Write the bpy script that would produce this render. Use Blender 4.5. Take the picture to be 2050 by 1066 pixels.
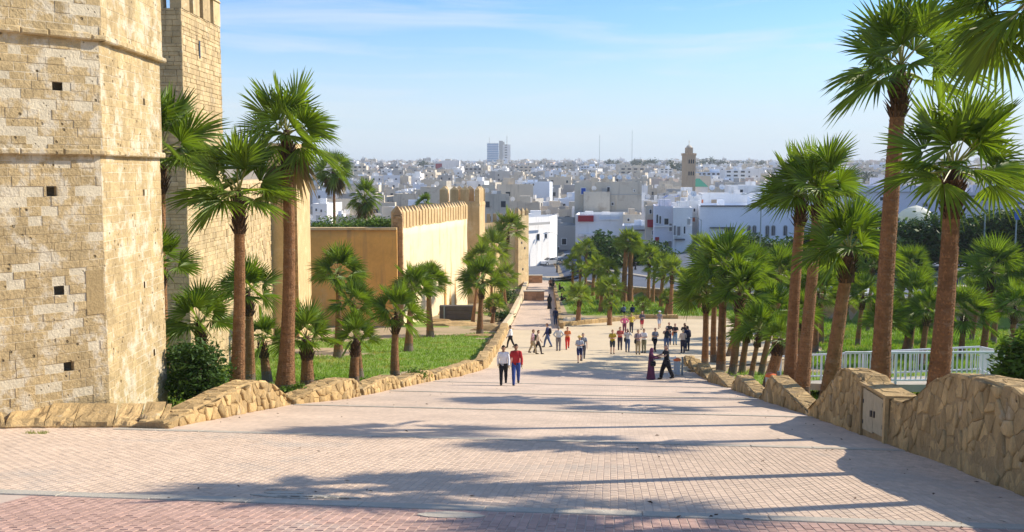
import bpy, bmesh, math, random
import numpy as np
from mathutils import Vector, Matrix, noise
random.seed(7)
RND = random.Random(11)
U = RND.uniform
sc = bpy.context.scene
for o in list(bpy.data.objects): bpy.data.objects.remove(o)
COL = sc.collection
# ------------------------------------------------------------------ camera, sky, sun, exposure
F, HZ = 1993.0, 345.0                       # focal length and horizon row in photograph pixels
TH = math.atan((533 - HZ) / F)
cam_d = bpy.data.cameras.new('camera'); cam = bpy.data.objects.new('camera', cam_d); COL.objects.link(cam)
cam_d.sensor_width = 36; cam_d.lens = 36 * F / 2050; cam_d.clip_end = 20000; cam_d.clip_start = 0.1
cam.location = (0, 0, 0); cam.rotation_euler = (math.pi / 2 - TH, 0, 0); sc.camera = cam
SUN_EL, SUN_AZ = math.radians(32.5), math.radians(19)     # azimuth from +X towards +Y
SUN = Vector((math.cos(SUN_EL) * math.cos(SUN_AZ), math.cos(SUN_EL) * math.sin(SUN_AZ), math.sin(SUN_EL)))
w = bpy.data.worlds.new('World'); sc.world = w; w.use_nodes = True
nt = w.node_tree; nt.nodes.clear()
bg = nt.nodes.new('ShaderNodeBackground'); wo = nt.nodes.new('ShaderNodeOutputWorld')
sky = nt.nodes.new('ShaderNodeTexSky'); sky.sky_type = 'NISHITA'; sky.sun_disc = False
sky.sun_elevation = SUN_EL; sky.sun_rotation = math.pi / 2 - SUN_AZ
sky.air_density = 1.0; sky.dust_density = 0.2; sky.ozone_density = 2.0; sky.altitude = 20
# thin high cirrus: streaks stretched along the horizon, fading in with a noise threshold
tc = nt.nodes.new('ShaderNodeTexCoord'); mp = nt.nodes.new('ShaderNodeMapping'); mp.inputs['Scale'].default_value = (1.6, 1.6, 17)
mp.inputs['Rotation'].default_value = (0, 0.06, 0)
nz = nt.nodes.new('ShaderNodeTexNoise'); nz.inputs['Scale'].default_value = 2.3; nz.inputs['Detail'].default_value = 7; nz.inputs['Roughness'].default_value = .55
nz.inputs['Distortion'].default_value = .6
cr = nt.nodes.new('ShaderNodeValToRGB'); cr.color_ramp.elements[0].position = .46; cr.color_ramp.elements[1].position = .80
cr.color_ramp.elements[1].color = (.75, .75, .75, 1)
mx = nt.nodes.new('ShaderNodeMix'); mx.data_type = 'RGBA'; mx.inputs['B'].default_value = (4.4, 4.8, 5.15, 1)
L = nt.links.new
L(tc.outputs['Generated'], mp.inputs['Vector']); L(mp.outputs['Vector'], nz.inputs['Vector']); L(nz.outputs['Fac'], cr.inputs['Fac'])
# clear blue overhead, whitened evenly all round towards the horizon by ground haze
tn = nt.nodes.new('ShaderNodeMix'); tn.data_type = 'RGBA'; tn.blend_type = 'MULTIPLY'; tn.inputs['Factor'].default_value = 1; tn.inputs['B'].default_value = (.56, .77, 1.04, 1); L(sky.outputs['Color'], tn.inputs['A'])
sx = nt.nodes.new('ShaderNodeSeparateXYZ'); L(tc.outputs['Generated'], sx.inputs[0])
e1 = nt.nodes.new('ShaderNodeMapRange'); e1.interpolation_type = 'SMOOTHERSTEP'; e1.inputs['From Min'].default_value = .0; e1.inputs['From Max'].default_value = .175; e1.inputs['To Min'].default_value = .9; e1.inputs['To Max'].default_value = 0; L(sx.outputs['Z'], e1.inputs['Value'])
hz = nt.nodes.new('ShaderNodeMix'); hz.data_type = 'RGBA'; hz.inputs['B'].default_value = (3.9, 4.5, 4.95, 1); L(e1.outputs[0], hz.inputs['Factor']); L(tn.outputs['Result'], hz.inputs['A'])
L(cr.outputs['Color'], mx.inputs['Factor']); L(hz.outputs['Result'], mx.inputs['A']); L(mx.outputs['Result'], bg.inputs['Color'])
bg.inputs['Strength'].default_value = 0.135; L(bg.outputs['Background'], wo.inputs['Surface'])
sd = bpy.data.lights.new('sun', 'SUN'); sd.energy = 5.0; sd.angle = math.radians(.53); sd.color = (1, .90, .74)
so = bpy.data.objects.new('sun', sd); COL.objects.link(so); so.rotation_euler = (-SUN).to_track_quat('-Z', 'Y').to_euler(); so.location = SUN * 60
sc.render.engine = 'CYCLES'
vs = sc.view_settings; vs.view_transform = 'Standard'; vs.look = 'None'; vs.gamma = 1; vs.use_curve_mapping = False; vs.exposure = 0.5
# ------------------------------------------------------------------ place: pixel -> metre
PHI = math.radians(5.8); SP, CP = math.sin(PHI), math.cos(PHI)      # the ramp runs 5.8 degrees right of straight ahead
PR = [(-60, 5), (-5, -1.5), (0, -2.1), (50, -10.5), (69, -12.5), (85, -14.1), (99, -15.0), (112, -15.3), (135, -16.0), (160, -17.0), (200, -17.2)]
CITY = [(180, -17.2), (350, -17.5), (700, -13), (1500, 0), (2500, 14), (4000, 24), (9000, 30)]
ROADZ = [(8, -17.0), (10, -16.3), (14, -15.0), (22, -14.4), (36, -12.9), (49, -12.6), (90, -12.0)]
NEAR = [(8, 157), (14, 128), (21.6, 117), (36, 100), (49, 95), (90, 88)]
def lerp(T, x):
    if x <= T[0][0]: return T[0][1]
    for (a, b), (c, d) in zip(T, T[1:]):
        if x <= c: return b + (d - b) * (x - a) / (c - a)
    return T[-1][1]
def st(X, Y): return Y * CP + X * SP, X * CP - Y * SP
def xy(s, t): return s * SP + t * CP, s * CP - t * SP
def zg(X, Y):
    s = Y * CP + X * SP
    if X > 8 and Y > lerp(NEAR, X):
        k = min(1, max(0, (Y - 190) / 90)); k = k * k * (3 - 2 * k)
        return lerp(ROADZ, X) * (1 - k) + lerp(CITY, Y) * k
    if Y > 190: return lerp(CITY, Y)
    return lerp(PR, s)
def ray(px, py):
    u = (px - 1025) / F; v = (533 - py) / F
    d = (u, math.cos(TH) + v * math.sin(TH), -math.sin(TH) + v * math.cos(TH))
    return Vector((d[0] / d[1], 1, d[2] / d[1]))
def at(px, py, Y): return ray(px, py) * Y
def gp(px, py):
    r = ray(px, py); lo = y = 3.0
    while y < 1500 and r.z * y > zg(r.x * y, y): lo = y; y += .5
    hi = y
    for _ in range(24):
        m = (lo + hi) / 2
        if r.z * m < zg(r.x * m, m): hi = m
        else: lo = m
    return Vector((r.x * hi, hi, zg(r.x * hi, hi)))
# ------------------------------------------------------------------ helpers
ORG = {}
def finish(o, parent):
    COL.objects.link(o)
    if parent is not None: o.parent = parent
    return o
def props(o, label=None, cat=None, group=None, kind=None):
    if label: o['label'] = label
    if cat: o['category'] = cat
    if group: o['group'] = group
    if kind: o['kind'] = kind
    return o
def thing(name, loc, label, cat, group=None, rz=0):
    o = bpy.data.objects.new(name, None); COL.objects.link(o); o.location = loc; o.rotation_euler = (0, 0, rz); o.empty_display_size = .2
    ORG[o] = Matrix.Translation(Vector(loc)) @ Matrix.Rotation(rz, 4, 'Z')
    return props(o, label, cat, group)
class MB:
    def __init__(self): self.v = []; self.f = []; self.m = []
    def add(self, vs, fs, mi=0):
        b = len(self.v); self.v += [tuple(x) for x in vs]; self.f += [tuple(b + i for i in f) for f in fs]; self.m += [mi] * len(fs); return self
    def box(self, c, d, rz=0, mi=0, top=1.0, bottom=True):
        cx, cy, cz = c; a, b, h = d[0] / 2, d[1] / 2, d[2]; C, S = math.cos(rz), math.sin(rz); vs = []
        for z, k in ((cz, 1), (cz + h, top)):
            for x, y in ((-a, -b), (a, -b), (a, b), (-a, b)): vs.append((cx + (x * C - y * S) * k, cy + (x * S + y * C) * k, z))
        fs = [(4, 5, 6, 7), (0, 1, 5, 4), (1, 2, 6, 5), (2, 3, 7, 6), (3, 0, 4, 7)]
        if bottom: fs.append((3, 2, 1, 0))
        return self.add(vs, fs, mi)
    def obox(self, P, u, v, n, mi=0, bev=0.0):           # box at P spanned by u, v, n ; outer (n) face shrunk by bev metres
        P, u, v, n = Vector(P), Vector(u), Vector(v), Vector(n)
        if bev:
            k1 = u.normalized() * bev; k2 = v.normalized() * bev; n0 = n - n.normalized() * bev
            vs = [P, P + u, P + u + v, P + v, P + n0, P + u + n0, P + u + v + n0, P + v + n0, P + n + k1 + k2, P + u + n - k1 + k2, P + u + v + n - k1 - k2, P + v + n + k1 - k2]
            fs = [(0, 1, 5, 4), (1, 2, 6, 5), (2, 3, 7, 6), (3, 0, 4, 7), (4, 5, 9, 8), (5, 6, 10, 9), (6, 7, 11, 10), (7, 4, 8, 11), (8, 9, 10, 11)]
        else:
            vs = [P, P + u, P + u + v, P + v, P + n, P + u + n, P + u + v + n, P + v + n]
            fs = [(3, 2, 1, 0), (0, 1, 5, 4), (1, 2, 6, 5), (2, 3, 7, 6), (3, 0, 4, 7), (4, 5, 6, 7)]
        return self.add(vs, fs, mi)
    def tube(self, pts, rad, n=8, mi=0, cap=True, ell=1.0):
        pts = [Vector(p) for p in pts]; vs = []; fs = []
        for i, p in enumerate(pts):
            d = (pts[min(i + 1, len(pts) - 1)] - pts[max(i - 1, 0)]).normalized()
            a = Vector((1, 0, 0)) if abs(d.x) < .9 else Vector((0, 1, 0))
            x = (a - d * a.dot(d)).normalized(); y = d.cross(x)
            r = rad[i] if isinstance(rad, (list, tuple)) else rad
            for k in range(n):
                t = 2 * math.pi * k / n; vs.append(p + x * (r * math.cos(t)) + y * (r * ell * math.sin(t)))
        for i in range(len(pts) - 1):
            for k in range(n): fs.append((i * n + k, i * n + (k + 1) % n, (i + 1) * n + (k + 1) % n, (i + 1) * n + k))
        if cap: fs.append(tuple(range(n - 1, -1, -1))); fs.append(tuple((len(pts) - 1) * n + k for k in range(n)))
        return self.add(vs, fs, mi)
    def rings(self, rs, n=12, mi=0):                      # rs: list of (cx,cy,cz,rx,ry)
        vs = []; fs = []
        for (cx, cy, cz, rx, ry) in rs:
            for k in range(n): t = 2 * math.pi * k / n; vs.append((cx + rx * math.cos(t), cy + ry * math.sin(t), cz))
        for i in range(len(rs) - 1):
            for k in range(n): fs.append((i * n + k, i * n + (k + 1) % n, (i + 1) * n + (k + 1) % n, (i + 1) * n + k))
        fs.append(tuple(range(n - 1, -1, -1))); fs.append(tuple((len(rs) - 1) * n + k for k in range(n)))
        return self.add(vs, fs, mi)
    def ball(self, c, r, n=8, m=6, mi=0):
        rx, ry, rz = r if isinstance(r, (tuple, list)) else (r, r, r)
        return self.rings([(c[0], c[1], c[2] + rz * math.cos(math.pi * (1 - i / m)), max(.001, rx * math.sin(math.pi * i / m)), max(.001, ry * math.sin(math.pi * i / m))) for i in range(m + 1)], n, mi)
    def mesh(self, name, mats, inv=None, smooth=False):
        me = bpy.data.meshes.new(name)
        vs = self.v if inv is None else [tuple(inv @ Vector(p)) for p in self.v]
        me.from_pydata(vs, [], self.f)
        for m in (mats if isinstance(mats, (list, tuple)) else [mats]): me.materials.append(m)
        if any(self.m): me.polygons.foreach_set('material_index', self.m)
        if smooth: me.polygons.foreach_set('use_smooth', [True] * len(self.f))
        me.update(); return me
    def build(self, name, mats, parent=None, smooth=False, local=False, **kw):
        inv = None; O = Matrix.Identity(4)
        if parent is not None:
            O = ORG[parent]
            if not local: inv = O.inverted()
        o = bpy.data.objects.new(name, self.mesh(name, mats, inv, smooth)); finish(o, parent); ORG[o] = O
        return props(o, **kw)
def solo(mb, name, loc, mats, label, cat, group=None, smooth=False, kind=None):   # a thing that is one mesh, origin at its base
    M_ = Matrix.Translation(Vector(loc))
    o = bpy.data.objects.new(name, mb.mesh(name, mats, M_.inverted(), smooth)); o.location = loc; finish(o, None); ORG[o] = M_
    return props(o, label, cat, group, kind)
def copy_tree(o, parent=None):
    c = o.copy(); COL.objects.link(c); c.parent = parent
    for ch in o.children: copy_tree(ch, c)
    return c
# ------------------------------------------------------------------ materials
def mk(name, base, namt=.25, nscale=2.0, rough=.85, isl=.0, bump=.25, bscale=25, patch=None, pscale=1.0, pthr=.55, pits=0, pitscale=6.0, transl=0.0, spec=.3, metal=0, stretch=(1, 1, 1), fine=.15, streak=None, objr=0.0):
    m = bpy.data.materials.new(name); m.use_nodes = True; t = m.node_tree; n = t.nodes; l = t.links.new
    b = n['Principled BSDF']; b.inputs['Roughness'].default_value = rough; b.inputs['Specular IOR Level'].default_value = spec; b.inputs['Metallic'].default_value = metal
    geo = n.new('ShaderNodeNewGeometry'); mp = n.new('ShaderNodeMapping'); mp.inputs['Scale'].default_value = stretch; l(geo.outputs['Position'], mp.inputs['Vector'])
    P = mp.outputs['Vector']
    def noi(s, d=4, r=.55):
        k = n.new('ShaderNodeTexNoise'); k.inputs['Scale'].default_value = s; k.inputs['Detail'].default_value = d; k.inputs['Roughness'].default_value = r; l(P, k.inputs['Vector']); return k.outputs['Fac']
    def math_(op, a, b_=None, c=None):
        k = n.new('ShaderNodeMath'); k.operation = op
        for i, x in enumerate((a, b_, c)):
            if x is None: continue
            if hasattr(x, 'is_linked'): l(x, k.inputs[i])
            else: k.inputs[i].default_value = x
        return k.outputs[0]
    val = math_('MULTIPLY_ADD', noi(nscale), 2 * namt, 1 - namt)
    if fine: val = math_('MULTIPLY', val, math_('MULTIPLY_ADD', noi(nscale * 9, 5, .7), 2 * fine, 1 - fine))
    if isl or objr:
        oi = n.new('ShaderNodeObjectInfo'); r = math_('FRACT', math_('MULTIPLY_ADD', oi.outputs['Random'], 7.31, geo.outputs['Random Per Island']))
        k = isl or objr; val = math_('MULTIPLY', val, math_('MULTIPLY_ADD', r, 2 * k, 1 - k))
    col = n.new('ShaderNodeMix'); col.data_type = 'RGBA'; col.blend_type = 'MULTIPLY'; col.inputs['Factor'].default_value = 1
    col.inputs['A'].default_value = (*base, 1); l(val, col.inputs['B']); out = col.outputs['Result']
    def over(c, fac):
        nonlocal out
        k = n.new('ShaderNodeMix'); k.data_type = 'RGBA'; l(fac, k.inputs['Factor']); l(out, k.inputs['A']); k.inputs['B'].default_value = (*c, 1); out = k.outputs['Result']
    def ramp(x, a, b_):
        k = n.new('ShaderNodeMapRange'); k.inputs['From Min'].default_value = a; k.inputs['From Max'].default_value = b_; l(x, k.inputs['Value']); return k.outputs[0]
    if patch: over(patch, math_('MULTIPLY', ramp(noi(pscale, 6, .65), pthr, pthr + .12), .75))
    if streak:
        k = n.new('ShaderNodeTexNoise'); k.inputs['Scale'].default_value = 1.2; k.inputs['Detail'].default_value = 5
        m2 = n.new('ShaderNodeMapping'); m2.inputs['Scale'].default_value = (1, 1, .12); l(geo.outputs['Position'], m2.inputs['Vector']); l(m2.outputs['Vector'], k.inputs['Vector'])
        over(streak, math_('MULTIPLY', ramp(k.outputs['Fac'], .56, .72), .6))
    h = noi(bscale, 6, .65)
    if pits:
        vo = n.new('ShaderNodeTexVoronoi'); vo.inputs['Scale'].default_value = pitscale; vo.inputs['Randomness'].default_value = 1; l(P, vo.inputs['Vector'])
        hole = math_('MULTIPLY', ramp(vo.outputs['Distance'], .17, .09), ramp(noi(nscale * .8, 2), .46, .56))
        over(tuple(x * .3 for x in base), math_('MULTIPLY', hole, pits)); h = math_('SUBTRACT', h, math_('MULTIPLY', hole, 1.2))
    l(out, b.inputs['Base Color'])
    if bump:
        bp = n.new('ShaderNodeBump'); bp.inputs['Strength'].default_value = bump; bp.inputs['Distance'].default_value = .04; l(h, bp.inputs['Height']); l(bp.outputs['Normal'], b.inputs['Normal'])
    if transl:
        tr = n.new('ShaderNodeBsdfTranslucent'); ms = n.new('ShaderNodeMixShader'); ms.inputs[0].default_value = transl
        hs = n.new('ShaderNodeMix'); hs.data_type = 'RGBA'; hs.blend_type = 'MULTIPLY'; hs.inputs['Factor'].default_value = 1; hs.inputs['B'].default_value = (1.5, 1.45, .5, 1); l(out, hs.inputs['A'])
        l(hs.outputs['Result'], tr.inputs['Color']); l(b.outputs[0], ms.inputs[1]); l(tr.outputs[0], ms.inputs[2]); l(ms.outputs[0], n['Material Output'].inputs['Surface'])
    return m
def flat(name, c, rough=.6, **k): return mk(name, c, namt=.1, nscale=3, rough=rough, bump=0, fine=0, **k)
def paving(name, base, mortar, wid=.21, hei=.1, msize=.008):
    m = bpy.data.materials.new(name); m.use_nodes = True; t = m.node_tree; n = t.nodes; l = t.links.new; b = n['Principled BSDF']; b.inputs['Roughness'].default_value = .8
    geo = n.new('ShaderNodeNewGeometry'); mp = n.new('ShaderNodeMapping'); mp.inputs['Rotation'].default_value = (0, 0, PHI - math.pi / 2); l(geo.outputs['Position'], mp.inputs['Vector'])
    br = n.new('ShaderNodeTexBrick'); br.inputs['Scale'].default_value = 1; br.inputs['Brick Width'].default_value = wid; br.inputs['Row Height'].default_value = hei; br.inputs['Mortar Size'].default_value = msize
    br.inputs['Color1'].default_value = (*[x * 1.07 for x in base], 1); br.inputs['Color2'].default_value = (*[x * .9 for x in base], 1); br.inputs['Mortar'].default_value = (*mortar, 1)
    l(mp.outputs['Vector'], br.inputs['Vector'])
    n1 = n.new('ShaderNodeTexNoise'); n1.inputs['Scale'].default_value = .5; n1.inputs['Detail'].default_value = 7; n1.inputs['Roughness'].default_value = .65; l(geo.outputs['Position'], n1.inputs['Vector'])
    mr = n.new('ShaderNodeMapRange'); mr.inputs['From Min'].default_value = .3; mr.inputs['From Max'].default_value = .7; mr.inputs['To Min'].default_value = .8; mr.inputs['To Max'].default_value = 1.15; l(n1.outputs['Fac'], mr.inputs['Value'])
    mx = n.new('ShaderNodeMix'); mx.data_type = 'RGBA'; mx.blend_type = 'MULTIPLY'; mx.inputs['Factor'].default_value = 1; l(br.outputs['Color'], mx.inputs['A']); l(mr.outputs[0], mx.inputs['B'])
    l(mx.outputs['Result'], b.inputs['Base Color'])
    bp = n.new('ShaderNodeBump'); bp.inputs['Strength'].default_value = .4; bp.inputs['Distance'].default_value = .01; l(br.outputs['Fac'], bp.inputs['Height']); bp.invert = True; l(bp.outputs['Normal'], b.inputs['Normal'])
    return m
T = {}
T['stone'] = mk('tower_stone', (.47, .35, .18), namt=.5, nscale=1.1, isl=.07, bump=1.0, bscale=11, patch=(.62, .56, .44), pscale=2.2, pthr=.50, pits=.95, pitscale=4.6, fine=.5, streak=(.25, .19, .11))
T['mortar'] = mk('lime_mortar', (.60, .52, .37), namt=.3, nscale=2.2, bump=.7, bscale=14, pits=.7, pitscale=7)
T['kasbah'] = mk('kasbah_render', (.60, .42, .21), namt=.35, nscale=.7, bump=.8, bscale=4, patch=(.68, .55, .34), pscale=.7, pthr=.55, fine=.25, streak=(.34, .21, .09))
T['kasbah_rough'] = mk('kasbah_rubble', (.50, .37, .20), namt=.42, nscale=1.3, bump=1.0, bscale=5, patch=(.64, .54, .36), pscale=1.4, pthr=.55, pits=.75, pitscale=2.8, isl=.16, fine=.35, streak=(.26, .18, .10))
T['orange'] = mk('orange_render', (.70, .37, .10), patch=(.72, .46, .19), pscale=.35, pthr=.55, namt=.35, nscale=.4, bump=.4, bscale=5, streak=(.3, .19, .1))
T['wallstone'] = mk('wall_stone', (.44, .30, .135), namt=.55, nscale=3.0, isl=.28, fine=.4, bump=1.0, bscale=14, patch=(.55, .46, .33), pscale=2.0, pthr=.6, stretch=(1, 1, .55), streak=(.17, .105, .05))
T['wallmortar'] = mk('wall_mortar', (.36, .25, .12), namt=.5, nscale=3, fine=.4, bump=1.0, bscale=12, pits=.6, pitscale=5)
T['paver'] = mk('pink_paver', (.58, .44, .325), namt=.16, nscale=.7, isl=.1, bump=.25, bscale=60, patch=(.45, .38, .31), pscale=.4, pthr=.55)
T['paver_red'] = mk('red_paver', (.45, .29, .23), namt=.16, nscale=.7, isl=.14, bump=.25, bscale=60, patch=(.5, .40, .33), pscale=.6, pthr=.55)
T['joint'] = mk('paving_joint', (.54, .42, .33), namt=.2, bump=.2)
T['pave'] = paving('brick_paving', (.60, .46, .345), (.545, .415, .305))
T['concrete'] = mk('kerb_concrete', (.46, .41, .33), namt=.25, nscale=2, bump=.5, bscale=30, patch=(.32, .32, .25), pscale=1.2, pthr=.6)
T['sandy'] = mk('sandy_plaza', (.62, .50, .33), namt=.14, nscale=.35, bump=.2, bscale=10, patch=(.5, .42, .32), pscale=.25, pthr=.6)
T['earth'] = mk('dry_earth', (.40, .30, .18), namt=.3, nscale=.5, bump=.6, bscale=4, patch=(.14, .19, .05), pscale=.3, pthr=.56)
T['lawn'] = mk('lawn_soil', (.19, .27, .045), namt=.4, nscale=.5, bump=.8, bscale=9, patch=(.38, .30, .14), pscale=.25, pthr=.6)
T['asphalt'] = mk('asphalt', (.14, .16, .20), namt=.2, nscale=.3, bump=.2, bscale=20)
T['palmbark'] = mk('palm_bark', (.28, .14, .06), namt=.5, nscale=3, bump=1.2, bscale=14, isl=.22, stretch=(1, 1, 2.2), patch=(.30, .21, .13), pscale=3.5, pthr=.57)
T['palmgrey'] = mk('palm_base_bark', (.17, .13, .095), namt=.3, nscale=4, bump=1.0, bscale=16, stretch=(1, 1, 2))
T['boot'] = mk('leaf_base', (.085, .047, .025), namt=.4, nscale=6, bump=.8, bscale=30, isl=.3)
T['frond'] = mk('palm_leaf', (.14, .215, .022), namt=.3, nscale=2.2, rough=.5, objr=.4, bump=.0, transl=.36, spec=.4, fine=.1)
T['frond_far'] = mk('palm_leaf_yellow', (.18, .25, .035), namt=.22, nscale=2.2, rough=.45, objr=.3, bump=.0, transl=.36, spec=.4, fine=.1)
T['frond_dead'] = mk('dry_palm_leaf', (.27, .20, .10), namt=.3, nscale=3, rough=.8, objr=.2, bump=0, transl=.15)
T['petiole'] = mk('palm_petiole', (.24, .24, .06), namt=.2, nscale=4, bump=0, rough=.5)
T['leaf'] = mk('dark_leaf', (.05, .10, .02), namt=.3, nscale=1.5, isl=.4, rough=.55, bump=0, transl=.22, spec=.2)
T['leaf_light'] = mk('light_leaf', (.10, .17, .03), namt=.3, nscale=1.5, isl=.4, rough=.75, bump=0, transl=.3, spec=.15)
T['leaf_far'] = mk('far_leaf', (.04, .075, .03), namt=.3, nscale=.6, isl=.35, rough=.6, bump=0, transl=.1)
T['grass'] = mk('grass_blade', (.17, .29, .035), patch=(.40, .33, .13), pscale=.3, pthr=.54, namt=.35, nscale=.5, isl=.35, rough=.5, bump=0, transl=.35)
T['bark'] = mk('tree_bark', (.12, .085, .055), namt=.3, nscale=4, bump=.8, bscale=14)
T['white_metal'] = flat('white_rail_paint', (.74, .76, .76), .4)
T['grey_metal'] = flat('galvanised_post', (.22, .28, .31), .45, metal=.2)
T['black'] = flat('black_plastic', (.02, .02, .025), .5)
T['dark'] = mk('window_dark', (.035, .04, .05), namt=.3, nscale=1, rough=.25, bump=0, spec=.5, fine=0)
T['cabinet'] = mk('cabinet_paint', (.46, .38, .25), namt=.25, nscale=6, bump=.2, bscale=40, patch=(.3, .2, .1), pscale=7, pthr=.68)
# ------------------------------------------------------------------ the ground
LEFT_T = [(10, -16), (20.2, -16), (20.4, -9.4), (27.5, -9.3), (31, -8.3), (48, -8.0), (55, -6.9), (70, -7.9), (90, -9.4), (121, -10.7), (156, -12.8)]
RIGHT_T = [(0, 5.3), (17, 5.75), (27, 5.6), (36, 5.25), (48, 5.0), (56, 4.2), (62, 9), (72, 15), (90, 17), (103, 11)]
def is_lawn(X, Y):
    s, t = st(X, Y)
    if Y > 165 or s < 22: return False
    if X > 8 and Y > lerp(NEAR, X) - .3: return False
    n_ = noise.noise(Vector((X * .12, Y * .12, 3.1)))
    if t < lerp(LEFT_T, s) - .6: return X > -17.5 and n_ > (-.22 if s < 80 else .1)
    if s < 57: return t > 6.4 and n_ > -.5
    if s < 103 and t < lerp(RIGHT_T, s) + .3: return False
    return X > 6.5 and (s > 106 or t > 12) and n_ > -.8
xs = [-6000, -3000, -1500, -700, -350, -180, -110, -80] + [-60 + 1.5 * i for i in range(101)] + [100, 120, 160, 240, 400, 800, 1600, 3000, 6000]
ys = [-60, -30, -15] + [-9 + 1.5 * i for i in range(140)] + [210, 225, 250, 280, 320, 380, 450, 550, 700, 900, 1200, 1600, 2200, 3000, 4000, 6000, 9000]
g = MB(); nx = len(xs)
for y in ys:
    for x in xs: g.v.append((x, y, zg(x, y) - .06))
for j in range(len(ys) - 1):
    for i in range(nx - 1):
        g.f.append((j * nx + i, j * nx + i + 1, (j + 1) * nx + i + 1, (j + 1) * nx + i))
        g.m.append(2 if xs[i] > 9 and ys[j] > lerp(NEAR, xs[i]) + 9 and ys[j] < 215 and xs[i] < 90 else 1 if is_lawn((xs[i] + xs[i + 1]) / 2, (ys[j] + ys[j + 1]) / 2) else 0)
g.build('ground', [T['earth'], T['lawn'], T['asphalt']], kind='structure', smooth=True)
def strip(name, s0, s1, lf, rf, mat, dz=0.0, ds=1.0, nt_=8, **kw):
    m = MB(); n = max(2, int((s1 - s0) / ds) + 1)
    for i in range(n):
        s = s0 + (s1 - s0) * i / (n - 1)
        for k in range(nt_ + 1):
            t = lf(s) + (rf(s) - lf(s)) * k / nt_; X, Y = xy(s, t); m.v.append((X, Y, zg(X, Y) + dz))
    for i in range(n - 1):
        for k in range(nt_): a = i * (nt_ + 1) + k; m.f.append((a, a + 1, a + nt_ + 2, a + nt_ + 1)); m.m.append(0)
    return m.build(name, mat, kind='structure', **kw)
tl = lambda s: lerp(LEFT_T, s); tr = lambda s: lerp(RIGHT_T, s)
ramp_base = strip('ramp_bed', -3, 19.6, lambda s: -18, lambda s: tr(s) + .3, T['joint'])
strip('ramp', 19.6, 55, lambda s: -16 if s < 20.3 else tl(s) - .3, lambda s: tr(s) + .3, T['pave'], ds=.35)
strip('plaza', 55, 103, lambda s: tl(s) - .3 if s < 90 else (tl(90) if s < 92 else -5), tr, T['sandy'], ds=1)
WR = [(92, -4.9), (121, -7.0), (140, -8.4), (157, -9.0)]
strip('walkway', 90, 157, lambda s: tl(s) - .1, lambda s: lerp(WR, s), T['pave'], dz=.012)
m = MB()                                          # pale pavement where the walkway meets the street
for X0, X1 in ((-4, 1), (1, 6), (6, 11)):
    for Y0, Y1 in ((152, 156), (156, 162)):
        m.add([(X0, Y0, zg(X0, Y0) + .02), (X1, Y0, zg(X1, Y0) + .02), (X1, Y1, zg(min(X1, 8), Y1) + .02), (X0, Y1, zg(X0, Y1) + .02)], [(0, 1, 2, 3)])
m.build('pavement', T['sandy'], kind='structure')
m = MB(); X = -60.0; cols = []
while X <= 90:
    n0 = lerp(NEAR, X) if X > 8 else 160; wd = lerp([(8, 30), (22, 12), (90, 12)], X)
    cols.append([(X, n0 + .6 + wd * k / 5, zg(X, n0 + .6 + wd * k / 5) + .015) for k in range(6)]); X += 1.0
for c in cols: m.v += c
for i in range(len(cols) - 1):
    for k in range(5): a = i * 6 + k; m.f.append((a, a + 6, a + 7, a + 1)); m.m.append(0)
m.build('road', T['asphalt'], kind='structure')
# kerb on the far side of the road
m = MB()
for i in range(len(cols) - 1):
    a, b = Vector(cols[i][5]), Vector(cols[i + 1][5])
    m.obox(a + Vector((0, 0, -.1)), b - a, (0, 2.2, 0), (0, 0, .24))
m.build('far_pavement', T['concrete'], kind='structure')
# ---- pavers laid one by one on the nearest two flights
def paver_mesh(mb, s, t, ls, lt, top, tilt):
    c = [xy(s, t), xy(s + ls, t), xy(s + ls, t + lt), xy(s, t + lt)]; b = .006
    ci = [xy(s + b, t + b), xy(s + ls - b, t + b), xy(s + ls - b, t + lt - b), xy(s + b, t + lt - b)]
    vs = [(x, y, zg(x, y) - .01) for x, y in c] + [(x, y, zg(x, y) + top + tilt * (1 if i in (1, 2) else -1)) for i, (x, y) in enumerate(ci)]
    mb.add(vs, [(0, 4, 5, 1), (1, 5, 6, 2), (2, 6, 7, 3), (3, 7, 4, 0), (7, 6, 5, 4)][:5])
def fix(mb): mb.f = [tuple(reversed(f)) for f in mb.f]; return mb
pv = []
row = 0
for s_lo, s_hi, tt in ((9.2, 11.42, -7.2), (11.78, 19.5, -12.5)):
    t = tt; c = 0
    while t < tr(s_lo) + .2:
        s = s_lo - (.105 if c % 2 else 0)
        while s < s_hi - .03:
            a, b = max(s, s_lo), min(s + .21, s_hi)
            X, Y = xy((a + b) / 2, t)
            if b - a > .04 and abs(X / Y) < .54: pv.append((a, t, b - a - .005, .100, X, Y))
            s += .21
        t += .105; c += 1
vis = sorted((p for p in pv if p[0] < 11.5 and zg(p[4], p[5]) / p[5] > -.368), key=lambda p: p[5])[:300]
vset = set(id(p) for p in vis)
rest = [MB(), MB()]
for p in pv:
    if id(p) in vset: continue
    paver_mesh(rest[0 if p[0] < 11.5 else 1], p[0], p[1], p[2], p[3], U(.004, .006), U(-.0008, .0008))
for p in vis:
    mb = MB(); paver_mesh(mb, p[0], p[1], p[2], p[3], U(.006, .010), U(-.0012, .0012)); fix(mb).build('paver', T['paver_red'], ramp_base)
for r_, mt in ((rest[0], 'paver_red'), (rest[1], 'paver')): fix(r_).build('paver_field', T[mt], ramp_base, kind='stuff')
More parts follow.
